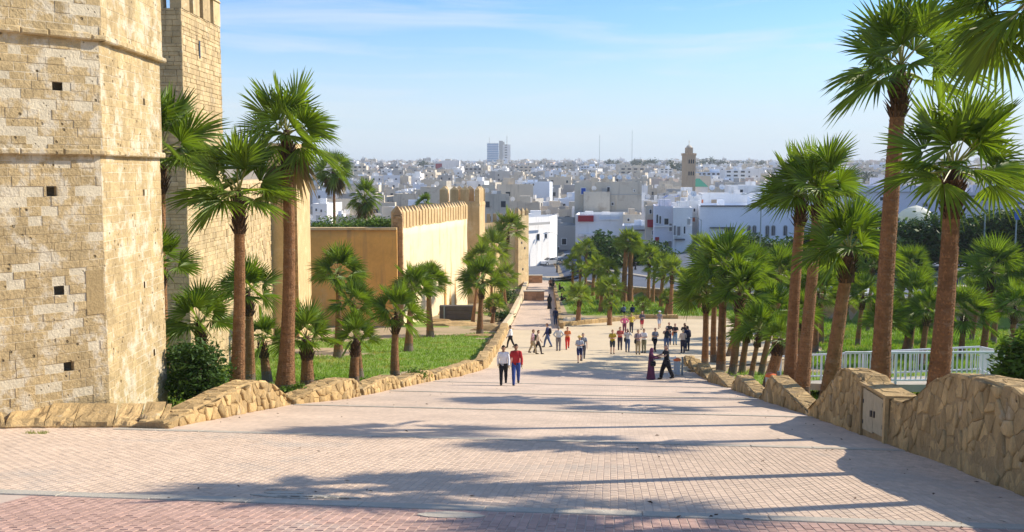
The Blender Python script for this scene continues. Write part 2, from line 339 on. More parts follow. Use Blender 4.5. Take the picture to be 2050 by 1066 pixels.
# step edges: cast concrete strips across the ramp, broken into lengths
for s0 in (11.6, 19.66, 27.8, 35.9, 44.0):
    t = -12.6 if s0 < 19 else (-10.4 if s0 < 20 else tl(s0)); mb = MB()
    while t < tr(s0) - .05:
        l_ = min(U(.8, 1.6), tr(s0) - t); X0, Y0 = xy(s0 - .16, t + .006); dX, dY = xy(0, l_ - .012); eX, eY = xy(.30, 0)
        hz = U(.012, .02) if s0 < 25 else .02
        z0 = zg(X0, Y0); z1 = zg(X0 + eX, Y0 + eY)
        mb = MB(); mb.obox((X0, Y0, z0 - .03), (dX, dY, 0), (eX, eY, z1 - z0), (0, 0, .03 + hz), bev=.008); mb.build('edge_slab', T['concrete'], ramp_base)
        t += l_
# cracked patches, a drain slot and a weed on the paving
for (px, py, w_, d_) in ((610, 996, 1.05, .16), (905, 1033, .62, .2), (566, 988, .4, .1)):
    p = gp(px, py); mb = MB(); s, t = st(p.x, p.y)
    ring = []
    for k in range(14):
        a = 2 * math.pi * k / 14; q = xy(s + d_ * math.sin(a) * U(.8, 1.15), t + w_ / 1.6 * math.cos(a) * U(.8, 1.15)); ring.append((q[0], q[1], zg(*q) + .016))
    mb.add(ring, [tuple(range(14))])
    mb.add([(x, y, z - .04) for x, y, z in ring] + ring, [(k, (k + 1) % 14, 14 + (k + 1) % 14, 14 + k) for k in range(14)])
    mb.build('cement_patch', T['concrete'], ramp_base)
def drain(px, py, w_):
    p = gp(px, py); s, t = st(p.x, p.y); mb = MB()
    for k in range(6):
        a, b = t + w_ * k / 6, t + w_ * (k + .82) / 6; ds = U(-.03, .03)
        c = [xy(s + ds, a), xy(s + ds, b), xy(s + ds + U(.025, .05), b), xy(s + ds + U(.02, .05), a)]
        mb.add([(x, y, zg(x, y) + .022) for x, y in c], [(3, 2, 1, 0)])
    mb.build('broken_joint', T['black'], ramp_base)
drain(556, 996, .95); drain(534, 983, .3)
# ------------------------------------------------------------------ rubble walls
def clip(poly, nx_, ny_, d):            # keep nx*x+ny*y <= d
    out = []
    for i, (x0, y0) in enumerate(poly):
        x1, y1 = poly[(i + 1) % len(poly)]; a = nx_ * x0 + ny_ * y0 - d; b = nx_ * x1 + ny_ * y1 - d
        if a <= 0: out.append((x0, y0))
        if (a < 0 < b) or (b < 0 < a): k = a / (a - b); out.append((x0 + (x1 - x0) * k, y0 + (y1 - y0) * k))
    return out
def voronoi(x0, x1, y0, y1, cw, ch, jit=.6):
    pts = []; ny_ = max(1, round((y1 - y0) / ch)); nx_ = max(1, round((x1 - x0) / cw))
    for j in range(ny_):
        for i in range(nx_): pts.append((x0 + (x1 - x0) * (i + .5 + U(-jit, jit) + (.5 if j % 2 else 0) - .25) / nx_, y0 + (y1 - y0) * (j + .5 + U(-jit, jit)) / ny_))
    cells = []
    for (px, py) in pts:
        poly = [(x0, y0), (x1, y0), (x1, y1), (x0, y1)]
        for (qx, qy) in pts:
            dx, dy = qx - px, qy - py
            if (dx or dy) and abs(dx) < 3 * cw and abs(dy) < 3 * ch:
                poly = clip(poly, dx, dy, (qx * qx + qy * qy - px * px - py * py) / 2)
                if len(poly) < 3: break
        if len(poly) >= 3: cells.append(poly)
    return cells
def stone(poly, fn, depth, gap):
    cx = sum(p[0] for p in poly) / len(poly); cy = sum(p[1] for p in poly) / len(poly)
    ext = max(math.hypot(p[0] - cx, p[1] - cy) for p in poly); mb = MB(); n = len(poly)
    k1 = max(.5, 1 - gap / max(ext, .05)); k2 = k1 * .8; vs = []
    for k, d in ((k1, -.03), (k1 * .985, depth * .4), (k1 * .9, depth * .8), (k1 * .66, depth * U(.92, 1.05))):
        for (x, y) in poly: vs.append(fn(cx + (x - cx) * k, cy + (y - cy) * k, d + (U(-.013, .013) if d > 0 else 0)))
    vs.append(fn(cx, cy, depth))
    fs = [(r * n + i, r * n + (i + 1) % n, (r + 1) * n + (i + 1) % n, (r + 1) * n + i) for r in range(3) for i in range(n)] + [(3 * n + i, 3 * n + (i + 1) % n, 4 * n) for i in range(n)]
    mb.add(vs, fs); return mb
def rubble_wall(name, label, tfun, prof, side, thick=.65, cw=.235, ch=.31, group=None, cat='wall', miss=.05, depth=.034, holes=()):
    s0, s1 = prof[0][0], prof[-1][0]; X, Y = xy((s0 + s1) / 2, tfun((s0 + s1) / 2))
    root = thing(name, (X, Y, zg(X, Y)), label, cat, group)
    def base(s, w_): X, Y = xy(s, tfun(s) + side * w_); return X, Y, zg(X, Y)
    hmax = max(h for _, h in prof)
    def front(s, h, d):          # outward = towards the ramp
        X, Y = xy(s, tfun(s) - side * (d + .02 * math.sin(s * 1.7) + .05 * noise.noise(Vector((s * .9, h * .9, side * 4))) - .03 * h)); return (X, Y, base(s, 0)[2] + h)
    def top(s, w_, d):
        X, Y = xy(s, tfun(s) + side * w_); return (X, Y, base(s, 0)[2] + lerp(prof, s) + d + .03 * noise.noise(Vector((s * 2, w_ * 3, 7))))
    n = max(4, int((s1 - s0) / .2)); mb = MB()
    for i in range(n + 1):
        s = s0 + (s1 - s0) * i / n; h = lerp(prof, s)
        mb.v += [front(s, -.25, -.0), front(s, h * .5, -.0), front(s, h - .03, 0.0), top(s, .04, -.0), top(s, thick * .5, .015), top(s, thick - .04, -.01)]
        b = top(s, thick, -.05); g0 = base(s, thick); mb.v.append(b); mb.v.append((b[0], b[1], g0[2] - .4))
    for i in range(n):
        for k in range(7): a = i * 8 + k; mb.f.append((a, a + 8, a + 9, a + 1) if side > 0 else (a + 1, a + 9, a + 8, a)); mb.m.append(0)
    for i in (0, n): mb.f.append(tuple(i * 8 + k for k in range(8))); mb.m.append(0)
    mb.build('core', T['wallmortar'], root, smooth=False)
    for poly in voronoi(s0, s1, -.02, hmax, cw, ch):
        q = [(x, min(y, lerp(prof, x) - .015)) for x, y in poly]
        if max(p[1] for p in q) - min(p[1] for p in q) < .06: continue
        cx = sum(p[0] for p in q) / len(q); cy = sum(p[1] for p in q) / len(q)
        if RND.random() < miss or any(a < cx < b and cy < c for a, b, c in holes): continue
        st_ = stone(q, front, (U(.8, 1.5) if RND.random() < .4 else U(.05, .5)) * depth, U(.004, .02) if RND.random() < .8 else U(.03, .05))
        if side < 0: fix(st_)
        st_.build('stone', T['wallstone'], root, smooth=True)
    for poly in voronoi(s0 + .02, s1 - .02, .03, thick - .03, cw * 1.5, .33):
        st_ = stone(poly, top, U(.015, .035), U(.008, .02))
        if side > 0: fix(st_)
        fix(st_).build('cap_stone', T['wallstone'], root)
    return root
rt = lambda s: lerp(RIGHT_T, s); lt = lambda s: lerp(LEFT_T, s)
rubble_wall('stone_wall', 'large near stone wall with round humped top around the meter cabinet', rt,
            [(9.5, 1.1), (11.5, 1.2), (13.4, 1.3), (14.6, 1.45), (16, 1.56), (17.6, 1.58), (18.4, 1.42), (19.4, 1.05), (20.2, .9), (20.9, .93), (21.0, 1.0), (22.9, 1.22), (23.0, 1.32), (24.6, 1.46), (25.2, 1.44), (26.2, 1.0), (27.4, .5), (28.3, .2)], 1, holes=((20.95, 22.75, 1.12),), group='stone walls along the ramp')
TE = [(28.3, 34.2, 35.9, .93), (36.2, 41.6, 43.0, .66), (44.2, 49.6, 50.7, .62), (51, 54.2, 55, .6), (55.3, 57.6, 58.3, .55), (58.6, 60.4, 61, .5)]
NM = ['sawtooth stone wall block second from the cabinet, tallest of the pointed ones', 'low pointed wall block beside a leaning young palm', 'pale smooth-topped wall block in front of the cluster of palm trunks', 'pointed wall block just uphill of the two nearest the litter bin', 'small wall block second from the grey litter bin', 'last and smallest wall block beside the grey litter bin']
rt2 = lambda s: lerp([(28, 5.6), (36, 5.3), (48, 5.0), (56, 4.5), (62, 4.3)], s)
for (a, b, c, h), lb in zip(TE, NM):
    rubble_wall('stone_wall', lb, rt2, [(a, .06), (b, h), (c, .03)], 1, cw=.34, ch=.3, miss=.04, group='stone walls along the ramp')
lt2 = lambda s: lerp([(19, -9.5), (27.5, -9.35), (31, -8.5), (48, -8.2), (55, -7.0), (70, -8), (90, -9.5)], s)
TL = [([(20.0, .12), (21.5, .3), (23.5, .62), (25.2, .8), (26.2, .74), (27.2, .35), (27.7, .1)], 'long humped stone wall rising from the foot of the octagonal tower'),
      ([(27.9, .15), (29.2, .4), (30.8, .66), (32, .6), (32.6, .1)], 'pale stone wall hump beside the stubby palm trunk on the left'),
      ([(33, .2), (35, .42), (37.5, .52), (38.2, .3)], 'low rubble wall in front of the single lawn palm'),
      ([(38.6, .25), (41, .4), (44.5, .5), (45.2, .2)], 'low rubble wall by the weeds at the lawn edge'),
      ([(45.6, .25), (49, .5), (53, .6), (54, .4)], 'rubble wall end where the man in white passes')]
for pr, lb in TL: rubble_wall('stone_wall', lb, lt2, pr, -1, cw=.27, ch=.27, miss=.05, depth=.06, group='stone walls along the ramp')
pr = [(54.3, .5)] + [(56 + 2 * i, .62 + .1 * math.sin(i * 2.1)) for i in range(17)] + [(90, .6)]
rubble_wall('stone_wall', 'long ochre rubble wall along the left side of the plaza', lt2, pr, -1, cw=.8, ch=.4, miss=.02, group='stone walls along the ramp')
def plain_wall(name, label, pts, h, th, mat, cat='wall', seg='block', bev=.03, gap=.015, ln=1.6):
    root = thing(name, (pts[0][0], pts[0][1], zg(*pts[0])), label, cat)
    for (x0, y0), (x1, y1) in zip(pts, pts[1:]):
        L_ = math.hypot(x1 - x0, y1 - y0); n = max(1, round(L_ / ln)); d = Vector((x1 - x0, y1 - y0, 0)) / n
        nn = Vector((-d.y, d.x, 0)).normalized() * th
        for i in range(n):
            p = Vector((x0, y0, 0)) + d * i; p.z = zg(p.x, p.y) - .25; q = p + d; dz = zg(q.x, q.y) - .25 - p.z
            mb = MB(); mb.obox(p + d * gap, d * (1 - 2 * gap) + Vector((0, 0, dz)), nn, (0, 0, h + .25 + U(-.02, .02)), bev=bev); mb.build(seg, mat, root)
    return root
wl = [xy(s, tl(s) - .2) for s in (90, 100, 110, 121, 135, 150, 156)]
plain_wall('low_wall', 'pale low wall along the left edge of the walkway', wl, .65, .5, T['sandy'])
wr_ = [xy(s, lerp(WR, s)) for s in (92, 100, 110, 121, 132, 140)]
plain_wall('low_wall', 'dark narrow wall along the right edge of the walkway, people resting on it', wr_, .55, -.4, T['wallmortar'])
ed = [gp(1128, 655), gp(1200, 648), gp(1290, 640), gp(1360, 640)]
plain_wall('kerb', 'rough stone edging between the plaza and the palm lawn', [(p.x, p.y + .6) for p in ed], .4, .5, T['wallstone'], cat='kerb', bev=.06, ln=1.1)
# retaining wall holding up the street behind the palm garden
root = thing('retaining_wall', (30, lerp(NEAR, 30), zg(30, lerp(NEAR, 30) - 2)), 'long ochre retaining wall holding up the street behind the palm garden', 'wall')
X = 10.5
while X < 76:
    dx = U(1.3, 2.0); p = Vector((X, lerp(NEAR, X) - .3, 0)); q = Vector((X + dx, lerp(NEAR, X + dx) - .3, 0)); d = q - p
    zb = zg(p.x, p.y - 1.5) - .5; zt = lerp(ROADZ, X) + .3; zt2 = lerp(ROADZ, X + dx) + .3; nn = Vector((-d.y, d.x, 0)).normalized()
    rows = max(1, round((zt - zb) / .55))
    for r_ in range(rows):
        a = r_ / rows; h = (zt - zb) / rows
        mb = MB(); mb.obox(p + d * .01 + Vector((0, 0, zb + (zt - zb) * a)) + nn * .55, d * .98, (0, 0, h * .96), -nn * (.55 + U(-.02, .03)), bev=.03); mb.build('block', T['wallstone'], root)
    mb = MB(); mb.obox(p + Vector((0, 0, zt - .05)) - nn * .05, d + Vector((0, 0, zt2 - zt)), nn * .7, (0, 0, .14)); mb.build('coping', T['concrete'], root)
    X += dx
Z0 = Vector((0, 0, 1))
# plinth at the foot of the octagonal tower
root = thing('stone_kerb', (-9.6, 21.2, zg(-9.6, 21.2)), 'low eroded stone kerb at the foot of the octagonal tower', 'kerb')
pts = [gp(-120, 862), gp(0, 858), gp(110, 857), gp(225, 856), gp(330, 856)]
def ledge_pt(k): i = min(3, int(k)); return pts[i].lerp(pts[i + 1], k - i)
k = 0.0
while k < 3.98:
    e = min(4, k + U(.35, .75)); mb = MB(); n = 7; hh = U(.16, .23)
    for i in range(n + 1):
        q = ledge_pt(k + .006 + (e - k - .012) * i / n); d = (ledge_pt(min(4, k + .05)) - ledge_pt(max(0, k - .05))).normalized(); nn = Vector((d.y, -d.x, 0))
        w1, w2, w3 = (noise.noise(q * f) for f in (3.3, 6.1, 2.2)); ed = -.05 if i in (0, n) else 0
        for (o_, z) in ((.02, -.1), (.03 + .14 * w1, .05), (-.03 + .16 * w2 + ed, hh * .7), (-.16 + .14 * w1, hh + .07 * w3 + ed), (-.55, hh + .08 * w2), (-1.1, hh + .1)): mb.v.append(tuple(q + nn * o_ + Z0 * z))
    for i in range(n):
        for j in range(5): a_ = i * 6 + j; mb.f.append((a_, a_ + 6, a_ + 7, a_ + 1)); mb.m.append(0)
    mb.f += [tuple(range(5, -1, -1)), tuple(n * 6 + j for j in range(6))]; mb.m += [0, 0]
    mb.build('kerb_stone', T['wallstone'], root); k = e + U(0, .012)
# meter cabinet let into the near wall
def ramp_pt(s, h, out): X, Y = xy(s, rt(s) - out); X0, Y0 = xy(s, rt(s)); return Vector((X, Y, zg(X0, Y0) + h))
c0 = ramp_pt(21.85, 0, 0); root = thing('meter_cabinet', c0, 'grey painted double-door meter cabinet built into the near stone wall', 'cabinet')
def panel(name, s0, s1, h0a, h1a, h0b, h1b, o0, o1, mat, par):
    mb = MB(); vs = []
    for o_ in (o0, o1): vs += [ramp_pt(s0, h0a, o_), ramp_pt(s1, h0b, o_), ramp_pt(s1, h1b, o_), ramp_pt(s0, h1a, o_)]
    mb.add(vs, [(0, 1, 2, 3), (7, 6, 5, 4), (0, 4, 5, 1), (1, 5, 6, 2), (2, 6, 7, 3), (3, 7, 4, 0)]); return mb.build(name, mat, par)
panel('surround', 20.93, 22.93, -.1, .96, -.1, 1.2, -.3, .0, T['wallmortar'], root)
panel('jamb', 20.9, 21.05, -.1, .97, -.1, .99, -.02, .06, T['wallstone'], root); panel('jamb', 22.72, 22.85, -.05, 1.16, -.05, 1.18, -.02, .07, T['wallstone'], root)
panel('cap', 20.85, 22.95, .95, 1.01, 1.17, 1.23, -.6, .07, T['wallstone'], root)
for a, b in ((21.08, 21.87), (21.89, 22.68)):
    dd = panel('door', a, b, .12, .9 + (a - 21.08) * .12, .16, .9 + (b - 21.08) * .12, .0, .035, T['cabinet'], root)
    for h in (.28, .75): panel('hinge', (a if a < 21.5 else b - .06), (a + .06 if a < 21.5 else b), h, h + .09, h, h + .09, .035, .047, T['black'], dd)
    panel('lock', (b - .16 if a < 21.5 else a + .05), (b - .06 if a < 21.5 else a + .15), .48, .62, .48, .62, .035, .06, T['black'], dd)
# ------------------------------------------------------------------ kasbah towers and walls
Z = Vector((0, 0, 1))
def prism(mb, poly, z0, z1, mi=0):
    n = len(poly); mb.add([(x, y, z0) for x, y in poly] + [(x, y, z1) for x, y in poly], [(i, (i + 1) % n, n + (i + 1) % n, n + i) for i in range(n)] + [tuple(range(n, 2 * n)), tuple(range(n - 1, -1, -1))], mi); return mb
def courses(P0, u, n, W, z0, z1, ch, bw, holes=(), var=.3, depth=.16, proud=(.0, .018), gap=.008, patchy=None):
    """blocks of one coursed face: list of (u0, z, length, height, proud); mortar strip rectangles returned separately"""
    bl = []; mo = []; z = z0
    while z < z1 - .03:
        h = min(ch * U(1 - var * .6, 1 + var * .6), z1 - z); x = U(-bw, 0); hs = sorted((a, b) for a, b, c, d in holes if c < z + h * .5 < d)
        while x < W:
            l_ = bw * U(.6, 1.5); a, b = max(0, x), min(W, x + l_); x += l_
            for c, d in hs:
                if a < d and b > c:
                    if a < c: b = c
                    elif b > d: a = d
                    else: a = b
            if b - a > .05: bl.append((a, z, b - a, h, U(*proud)))
        e = [0] + [v for p in hs for v in p] + [W]
        for i in range(0, len(e), 2):
            if e[i + 1] > e[i]: mo.append((e[i], z, e[i + 1] - e[i], h))
        z += h
    return bl, mo
def put_block(mb, P0, u, n, b, depth=.16, gap=.004, bev=.012):
    a, z, l_, h, pr = b; P = Vector((P0[0], P0[1], 0)) + u * (a + gap * U(.5, 1.3)) + Z * (z + gap * U(.3, 1.2)) - n * depth
    mb.obox(P, u * (l_ - gap * 1.6), Z * (h - gap * 1.5), n * (depth + pr), bev=bev)
def put_mortar(mb, P0, u, n, m_, back=.006):
    a, z, l_, h = m_; P = Vector((P0[0], P0[1], 0)) + u * a + Z * z - n * back
    mb.add([P, P + u * l_, P + u * l_ + Z * h, P + Z * h], [(0, 1, 2, 3)])
# --- octagonal tower
A = Vector((-9.25, 22.5, 0)); C = Vector((-9.42, 26.8, 0)); u1 = Vector((.69, .72, 0)).normalized(); n1 = Vector((u1.y, -u1.x, 0)); B0 = A - u1 * 3.3
u2 = (C - A).normalized(); n2 = Vector((u2.y, -u2.x, 0))
root = thing('octagonal_tower', (-11.5, 25, zg(-9, 22.5)), 'huge near octagonal tower of weathered ochre stone courses with two ledges', 'tower')
core = [(B0.x - .9, B0.y + .35), (A.x - .28, A.y + .28), (C.x - .3, C.y), (-12, 30), (-16, 30), (-17, 24), (-15, 20)]
prism(MB(), core, -7.0, 7.5).build('core', T['mortar'], root)
allb = []; mort = MB()
hl1 = [(3.3 - k - .11, 3.3 - k + .11, z - .1, z + .1) for k, z in ((.91, 1.84), (1.10, -.43), (1.03, -2.59), (.89, -4.41))] + [(3.3 - k - .05, 3.3 - k + .05, z - .04, z + .04) for k, z in ((2.2, -1.2), (1.6, -1.9))]
hl2 = [(k - .07, k + .07, z - .07, z + .07) for k, z in ((2.97, 1.79), (2.9, -.55), (2.7, -2.8), (3.3, -4.67))]   # putlog holes
for k, (z0, z1, off) in enumerate(((-6.6, .40, 0), (.40, 2.92, .07), (2.92, 7.4, .15))):
    for P, u, n, W, hl in ((B0, u1, n1, 3.3, hl1), (A, u2, n2, (C - A).length, hl2)):
        P2 = P + n1 * off * (1 if u is u1 else 0) + n2 * off * (0 if u is u1 else 1) + (u1 * off * .42 if u is u1 else -u2 * off * .42) * (0 if u is u1 else 1)
        W2 = W + off * .42
        bl, mo = courses(P2, u, n, W2, z0, z1, .19 if k < 2 else .25, .40 if u is u1 else .36, hl, proud=(-.008, .010) if u is u1 else (-.006, .006))
        allb += [(P2, u, n, b) for b in bl]
        for m_ in mo: put_mortar(mort, P2, u, n, m_)
mort.build('mortar_joint', T['mortar'], root)
key = lambda q: -(q[3][2] * q[3][3]) * (2 if q[1] is u1 else 1)
inview = lambda q: q[3][1] < 4.0 and q[3][1] > -5.9 and (q[1] is u2 or q[3][0] > .55)
big = sorted([q for q in allb if inview(q)], key=key)[:300]; bs = set(id(q) for q in big); rb = MB()
for q in allb:
    mb = MB() if id(q) in bs else rb; put_block(mb, q[0], q[1], q[2], q[3], bev=.007, gap=.003)
    if mb is not rb: mb.build('stone_block', T['stone'], root)
rb.build('small_stone_blocks', T['stone'], root, kind='stuff')
# ledges: eroded slabs that overhang the section below
for z, off in ((.40, .07), (2.92, .15)):
    for P, u, n, W in ((B0, u1, n1, 3.3 + off), (A - u2 * off * .4, u2, n2, (C - A).length + off)):
        x = 0
        while x < W:
            l_ = min(U(.5, 1.0), W - x); mb = MB(); h = .13 * U(.85, 1.2)
            Q = Vector((P.x, P.y, 0)) + u * (x + .005) + Z * (z - .03) - n * .3; mb.obox(Q, u * (l_ - .01), Z * h, n * (.3 + off + .085 + U(-.015, .015)), bev=.03); mb.build('ledge_slab', T['stone'], root); x += l_
# a tall rendered repair patch low on the front face
P = A - u1 * .44 + Z * -3.2 + n1 * .004; mb = MB(); mb.obox(P, u1 * .4, Z * 1.0, n1 * .010, bev=.004); mb.build('repair_patch', mk('repair_render', (.40, .29, .14), namt=.3, bump=.6, bscale=12, fine=.3), root)
# --- square tower behind it
root = thing('square_tower', (-19, 53, zg(-19, 53)), 'tall square stone tower with slotted battlement behind the octagonal tower', 'tower')
x0, x1_, y0, y1_ = -23.0, -16.3, 50.0, 56.6; TOP = 8.05
prism(MB(), [(x0, y0 + .05), (x1_ - .05, y0 + .05), (x1_ - .05, y1_), (x0, y1_)], -12.5, TOP).build('core', T['mortar'], root)
bb = MB()
for P, u, n, W in ((Vector((-19.2, y0, 0)), Vector((1, 0, 0)), Vector((0, -1, 0)), 2.9), (Vector((x1_, y0, 0)), Vector((0, 1, 0)), Vector((1, 0, 0)), y1_ - y0)):
    bl, mo = courses(P, u, n, W, -11.5, TOP, .24, .5, proud=(-.015, .02), var=.6)
    for b in bl: put_block(bb, P, u, n, b, depth=.1, gap=.006, bev=.018)
bb.build('masonry_blocks', T['kasbah_rough'], root, kind='stuff')
# slotted battlement: piers between the slots and a coping
def pier(a, b, h=1.3): mb = MB(); mb.obox((x1_ - .55, a, TOP), (.57, 0, 0), (0, b - a, 0), (0, 0, h), bev=.02); return mb.build('merlon', T['kasbah_rough'], root)
for a, b in ((50, 51.25), (51.85, 52.9), (53.5, 54.75), (55.35, 56.6)): pier(a, b)
for a in (50.0, 51.65, 53.3, 54.95): mb = MB(); mb.box((x1_ - .27, a + .825, TOP + 1.3), (.72, 1.63, .28), top=.72); mb.build('coping', T['kasbah_rough'], root)
for a, b in ((-23, -21.4), (-20.8, -19.2), (-18.6, -17.2)): mb = MB(); mb.box(((a + b) / 2, y0 + .3, TOP), (b - a, .55, 1.5), top=.95); mb.build('merlon', T['kasbah_rough'], root)
mb = MB(); mb.box((-20, 53.5, TOP), (5.4, 5.2, .12)); mb.build('roof', T['mortar'], root)
mb = MB(); mb.obox((x1_ + .03, 52.6, 5.9), (0, .16, 0), (0, 0, .9), (.02, 0, 0)); mb.build('arrow_slit', T['dark'], root)
# --- curtain wall from square tower to arched tower
def wall_run(name, label, a, b, z0, z1, th, mat, cat='wall'):
    root = thing(name, ((a[0] + b[0]) / 2, (a[1] + b[1]) / 2, zg(*a)), label, cat)
    d = Vector((b[0] - a[0], b[1] - a[1], 0)); n = Vector((d.y, -d.x, 0)).normalized()
    nx_, nz = max(2, int(d.length / .8)), max(2, int((z1 - z0) / .8)); mb = MB()
    for j in range(nz + 1):
        for i in range(nx_ + 1):
            p = Vector((a[0], a[1], z0)) + d * (i / nx_) + Z * ((z1 - z0) * j / nz); p += n * (.06 * noise.noise(p * .6) + .03 * noise.noise(p * 2.1)); 
            if j == nz: p.z += .08 * noise.noise(p * .8)
            mb.v.append(tuple(p))
    for j in range(nz):
        for i in range(nx_): q = j * (nx_ + 1) + i; mb.f.append((q, q + 1, q + nx_ + 2, q + nx_ + 1)); mb.m.append(0)
    A_, B_ = Vector((a[0], a[1], 0)), Vector((b[0], b[1], 0)); o_ = n * -th
    for i in range(nx_):
        q = nz * (nx_ + 1) + i; k = len(mb.v); mb.v += [tuple(Vector(mb.v[q]) + o_), tuple(Vector(mb.v[q + 1]) + o_)]; mb.f.append((q, q + 1, k + 1, k)); mb.m.append(0)
    mb.add([A_ + o_ + Z * z0, A_ + o_ + Z * z1, A_ + Z * z1, A_ + Z * z0], [(0, 1, 2, 3)]); mb.add([B_ + o_ + Z * z0, B_ + o_ + Z * z1, B_ + Z * z1, B_ + Z * z0], [(3, 2, 1, 0)])
    mb.add([A_ + o_ + Z * z0, B_ + o_ + Z * z0, B_ + o_ + Z * z1, A_ + o_ + Z * z1], [(3, 2, 1, 0)])
    mb.build('wall_face', mat, root, smooth=True); return root
r = wall_run('curtain_wall', 'sunlit rough ochre curtain wall between the two square towers', (-16.7, 56.7), (-19.4, 80.2), -14, -.6, 1.5, T['kasbah_rough'])
cu = Vector((-19.4 + 16.7, 80.2 - 56.7, 0)).normalized(); cn = Vector((cu.y, -cu.x, 0)); P = Vector((-16.7, 56.7, 0)) + cn * .04; mb = MB()
bl, mo = courses(P, cu, cn, 23.4, -13, -.75, .34, .7, [(k_ - .12, k_ + .12, z_ - .2, z_ + .2) for k_ in (4, 9, 14, 19) for z_ in (-3, -6, -9)], proud=(-.03, .05), var=.7)
for b in bl: put_block(mb, P, cu, cn, b, depth=.12, gap=.008, bev=.03)
mb.build('rubble_courses', T['kasbah_rough'], r, kind='stuff')
mb = MB(); q = Vector((-17.75, 63.8, -9.4)); mb.rings([(q.x + .02, q.y, q.z, .1, .35), (q.x + .02, q.y, q.z + 1.2, .1, .4), (q.x + .02, q.y, q.z + 1.6, .1, .1)], 10); mb.build('wall_opening', T['dark'], r)
# --- tower with arched niches
root = thing('arched_tower', (-20, 83, zg(-20, 83)), 'square tower with two small arched niches beside the orange wall', 'tower')
prism(MB(), [(-19.6, 80), (-17.26, 80), (-17.5, 86.3), (-19.6, 86.3)], -15.5, 2.3).build('shaft', T['kasbah'], root)
mb = MB(); bl, mo = courses((-18.2, 80, 0), Vector((1, 0, 0)), Vector((0, -1, 0)), .94, -14.5, 2.2, .32, .45, proud=(.02, .06))
for b in bl: put_block(mb, Vector((-18.2, 80, 0)), Vector((1, 0, 0)), Vector((0, -1, 0)), b, depth=.05, gap=.03, bev=.015)
mb.build('quoin_bricks', mk('quoin_brick', (.36, .22, .10), namt=.3, isl=.25), root, kind='stuff')
for y in (81.6, 83.6):
    x = -17.26 - .24 * (y - 80) / 6.3
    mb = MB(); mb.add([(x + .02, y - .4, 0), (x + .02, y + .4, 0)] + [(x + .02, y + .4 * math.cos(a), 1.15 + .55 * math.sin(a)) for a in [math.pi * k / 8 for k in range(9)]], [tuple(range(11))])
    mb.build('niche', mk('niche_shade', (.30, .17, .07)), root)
    mb = MB(); mb.tube([(x + .02, y - .5, 0), (x + .02, y - .5, 1.15)] + [(x + .02, y - .5 * math.cos(a), 1.15 + .66 * math.sin(a)) for a in [math.pi * k / 8 for k in range(9)]] + [(x + .02, y + .5, 0)], .09, 6); mb.build('niche_arch', T['kasbah'], root)
# --- orange wall facing the camera
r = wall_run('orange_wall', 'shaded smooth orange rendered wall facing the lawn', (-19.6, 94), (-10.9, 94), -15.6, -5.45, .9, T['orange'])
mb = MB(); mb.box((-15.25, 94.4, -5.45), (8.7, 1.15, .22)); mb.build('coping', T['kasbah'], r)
# --- long sunlit crenellated wall
a, b = Vector((-10.7, 95, 0)), Vector((-5.2, 115.5, 0)); d = (b - a).normalized(); n = Vector((d.y, -d.x, 0)); Ln = (b - a).length
r = wall_run('crenellated_wall', 'long sunlit cream wall topped by a close row of pointed merlons', (a.x, a.y), (b.x, b.y), -16.5, -5.35, 1.0, mk('cream_render', (.82, .66, .42), namt=.22, nscale=.5, bump=.6, bscale=3, patch=(.74, .54, .28), pscale=.5, pthr=.56, streak=(.55, .34, .13)))
k = 0.0
while k < Ln - .5:
    mb = MB(); P = a + d * k + Z * -5.4 - n * .9; h = 1.55 + U(-.07, .07)
    mb.obox(P, d * .66, n * .92, Z * h); c = P + d * .33 + n * .46 + Z * (h + .55)
    q = [P + Z * h, P + d * .66 + Z * h, P + d * .66 + n * .92 + Z * h, P + n * .92 + Z * h]
    mb.add(q + [c - n * .12, c + n * .12], [(0, 1, 4), (1, 2, 5, 4), (2, 3, 5), (3, 0, 4, 5)]); mb.build('merlon', T['kasbah'], r); k += .9
mb = MB(); bl, mo = courses((-11.35, 94.6, 0), Vector((1, 0, 0)), Vector((0, -1, 0)), .95, -15.5, -4.1, .34, .5, proud=(0, .04))
for q in bl: put_block(mb, Vector((-11.35, 94.6, 0)), Vector((1, 0, 0)), Vector((0, -1, 0)), q, depth=.7, gap=.03, bev=.015)
mb.box((-10.88, 94.98, -15.6), (.86, .7, 11.4)); mb.add([(-11.35, 94.6, -4.1), (-10.4, 94.6, -4.1), (-10.4, 95.3, -4.1), (-11.35, 95.3, -4.1), (-10.9, 94.75, -3.2), (-10.9, 95.2, -3.2)], [(0, 1, 4), (1, 2, 5, 4), (2, 3, 5), (3, 0, 4, 5)])
mb.build('end_pier', mk('pier_brick', (.38, .24, .12), namt=.3, isl=.2), r)
# damp stains are carved as narrow weathered buttress ribs at the wall foot
for kk, hh in ((.62, 6.0), (.78, 4.2), (.7, 2.5)):
    p = a + d * (Ln * kk) + n * .08; mb = MB()
    mb.add([p + Z * -16.2 - d * .35, p + Z * -16.2 + d * .35, p + Z * (-15.4 + hh), p + Z * -16.2 + n * .12], [(0, 3, 2), (3, 1, 2)]); mb.build('weathered_streak', T['orange'], r)
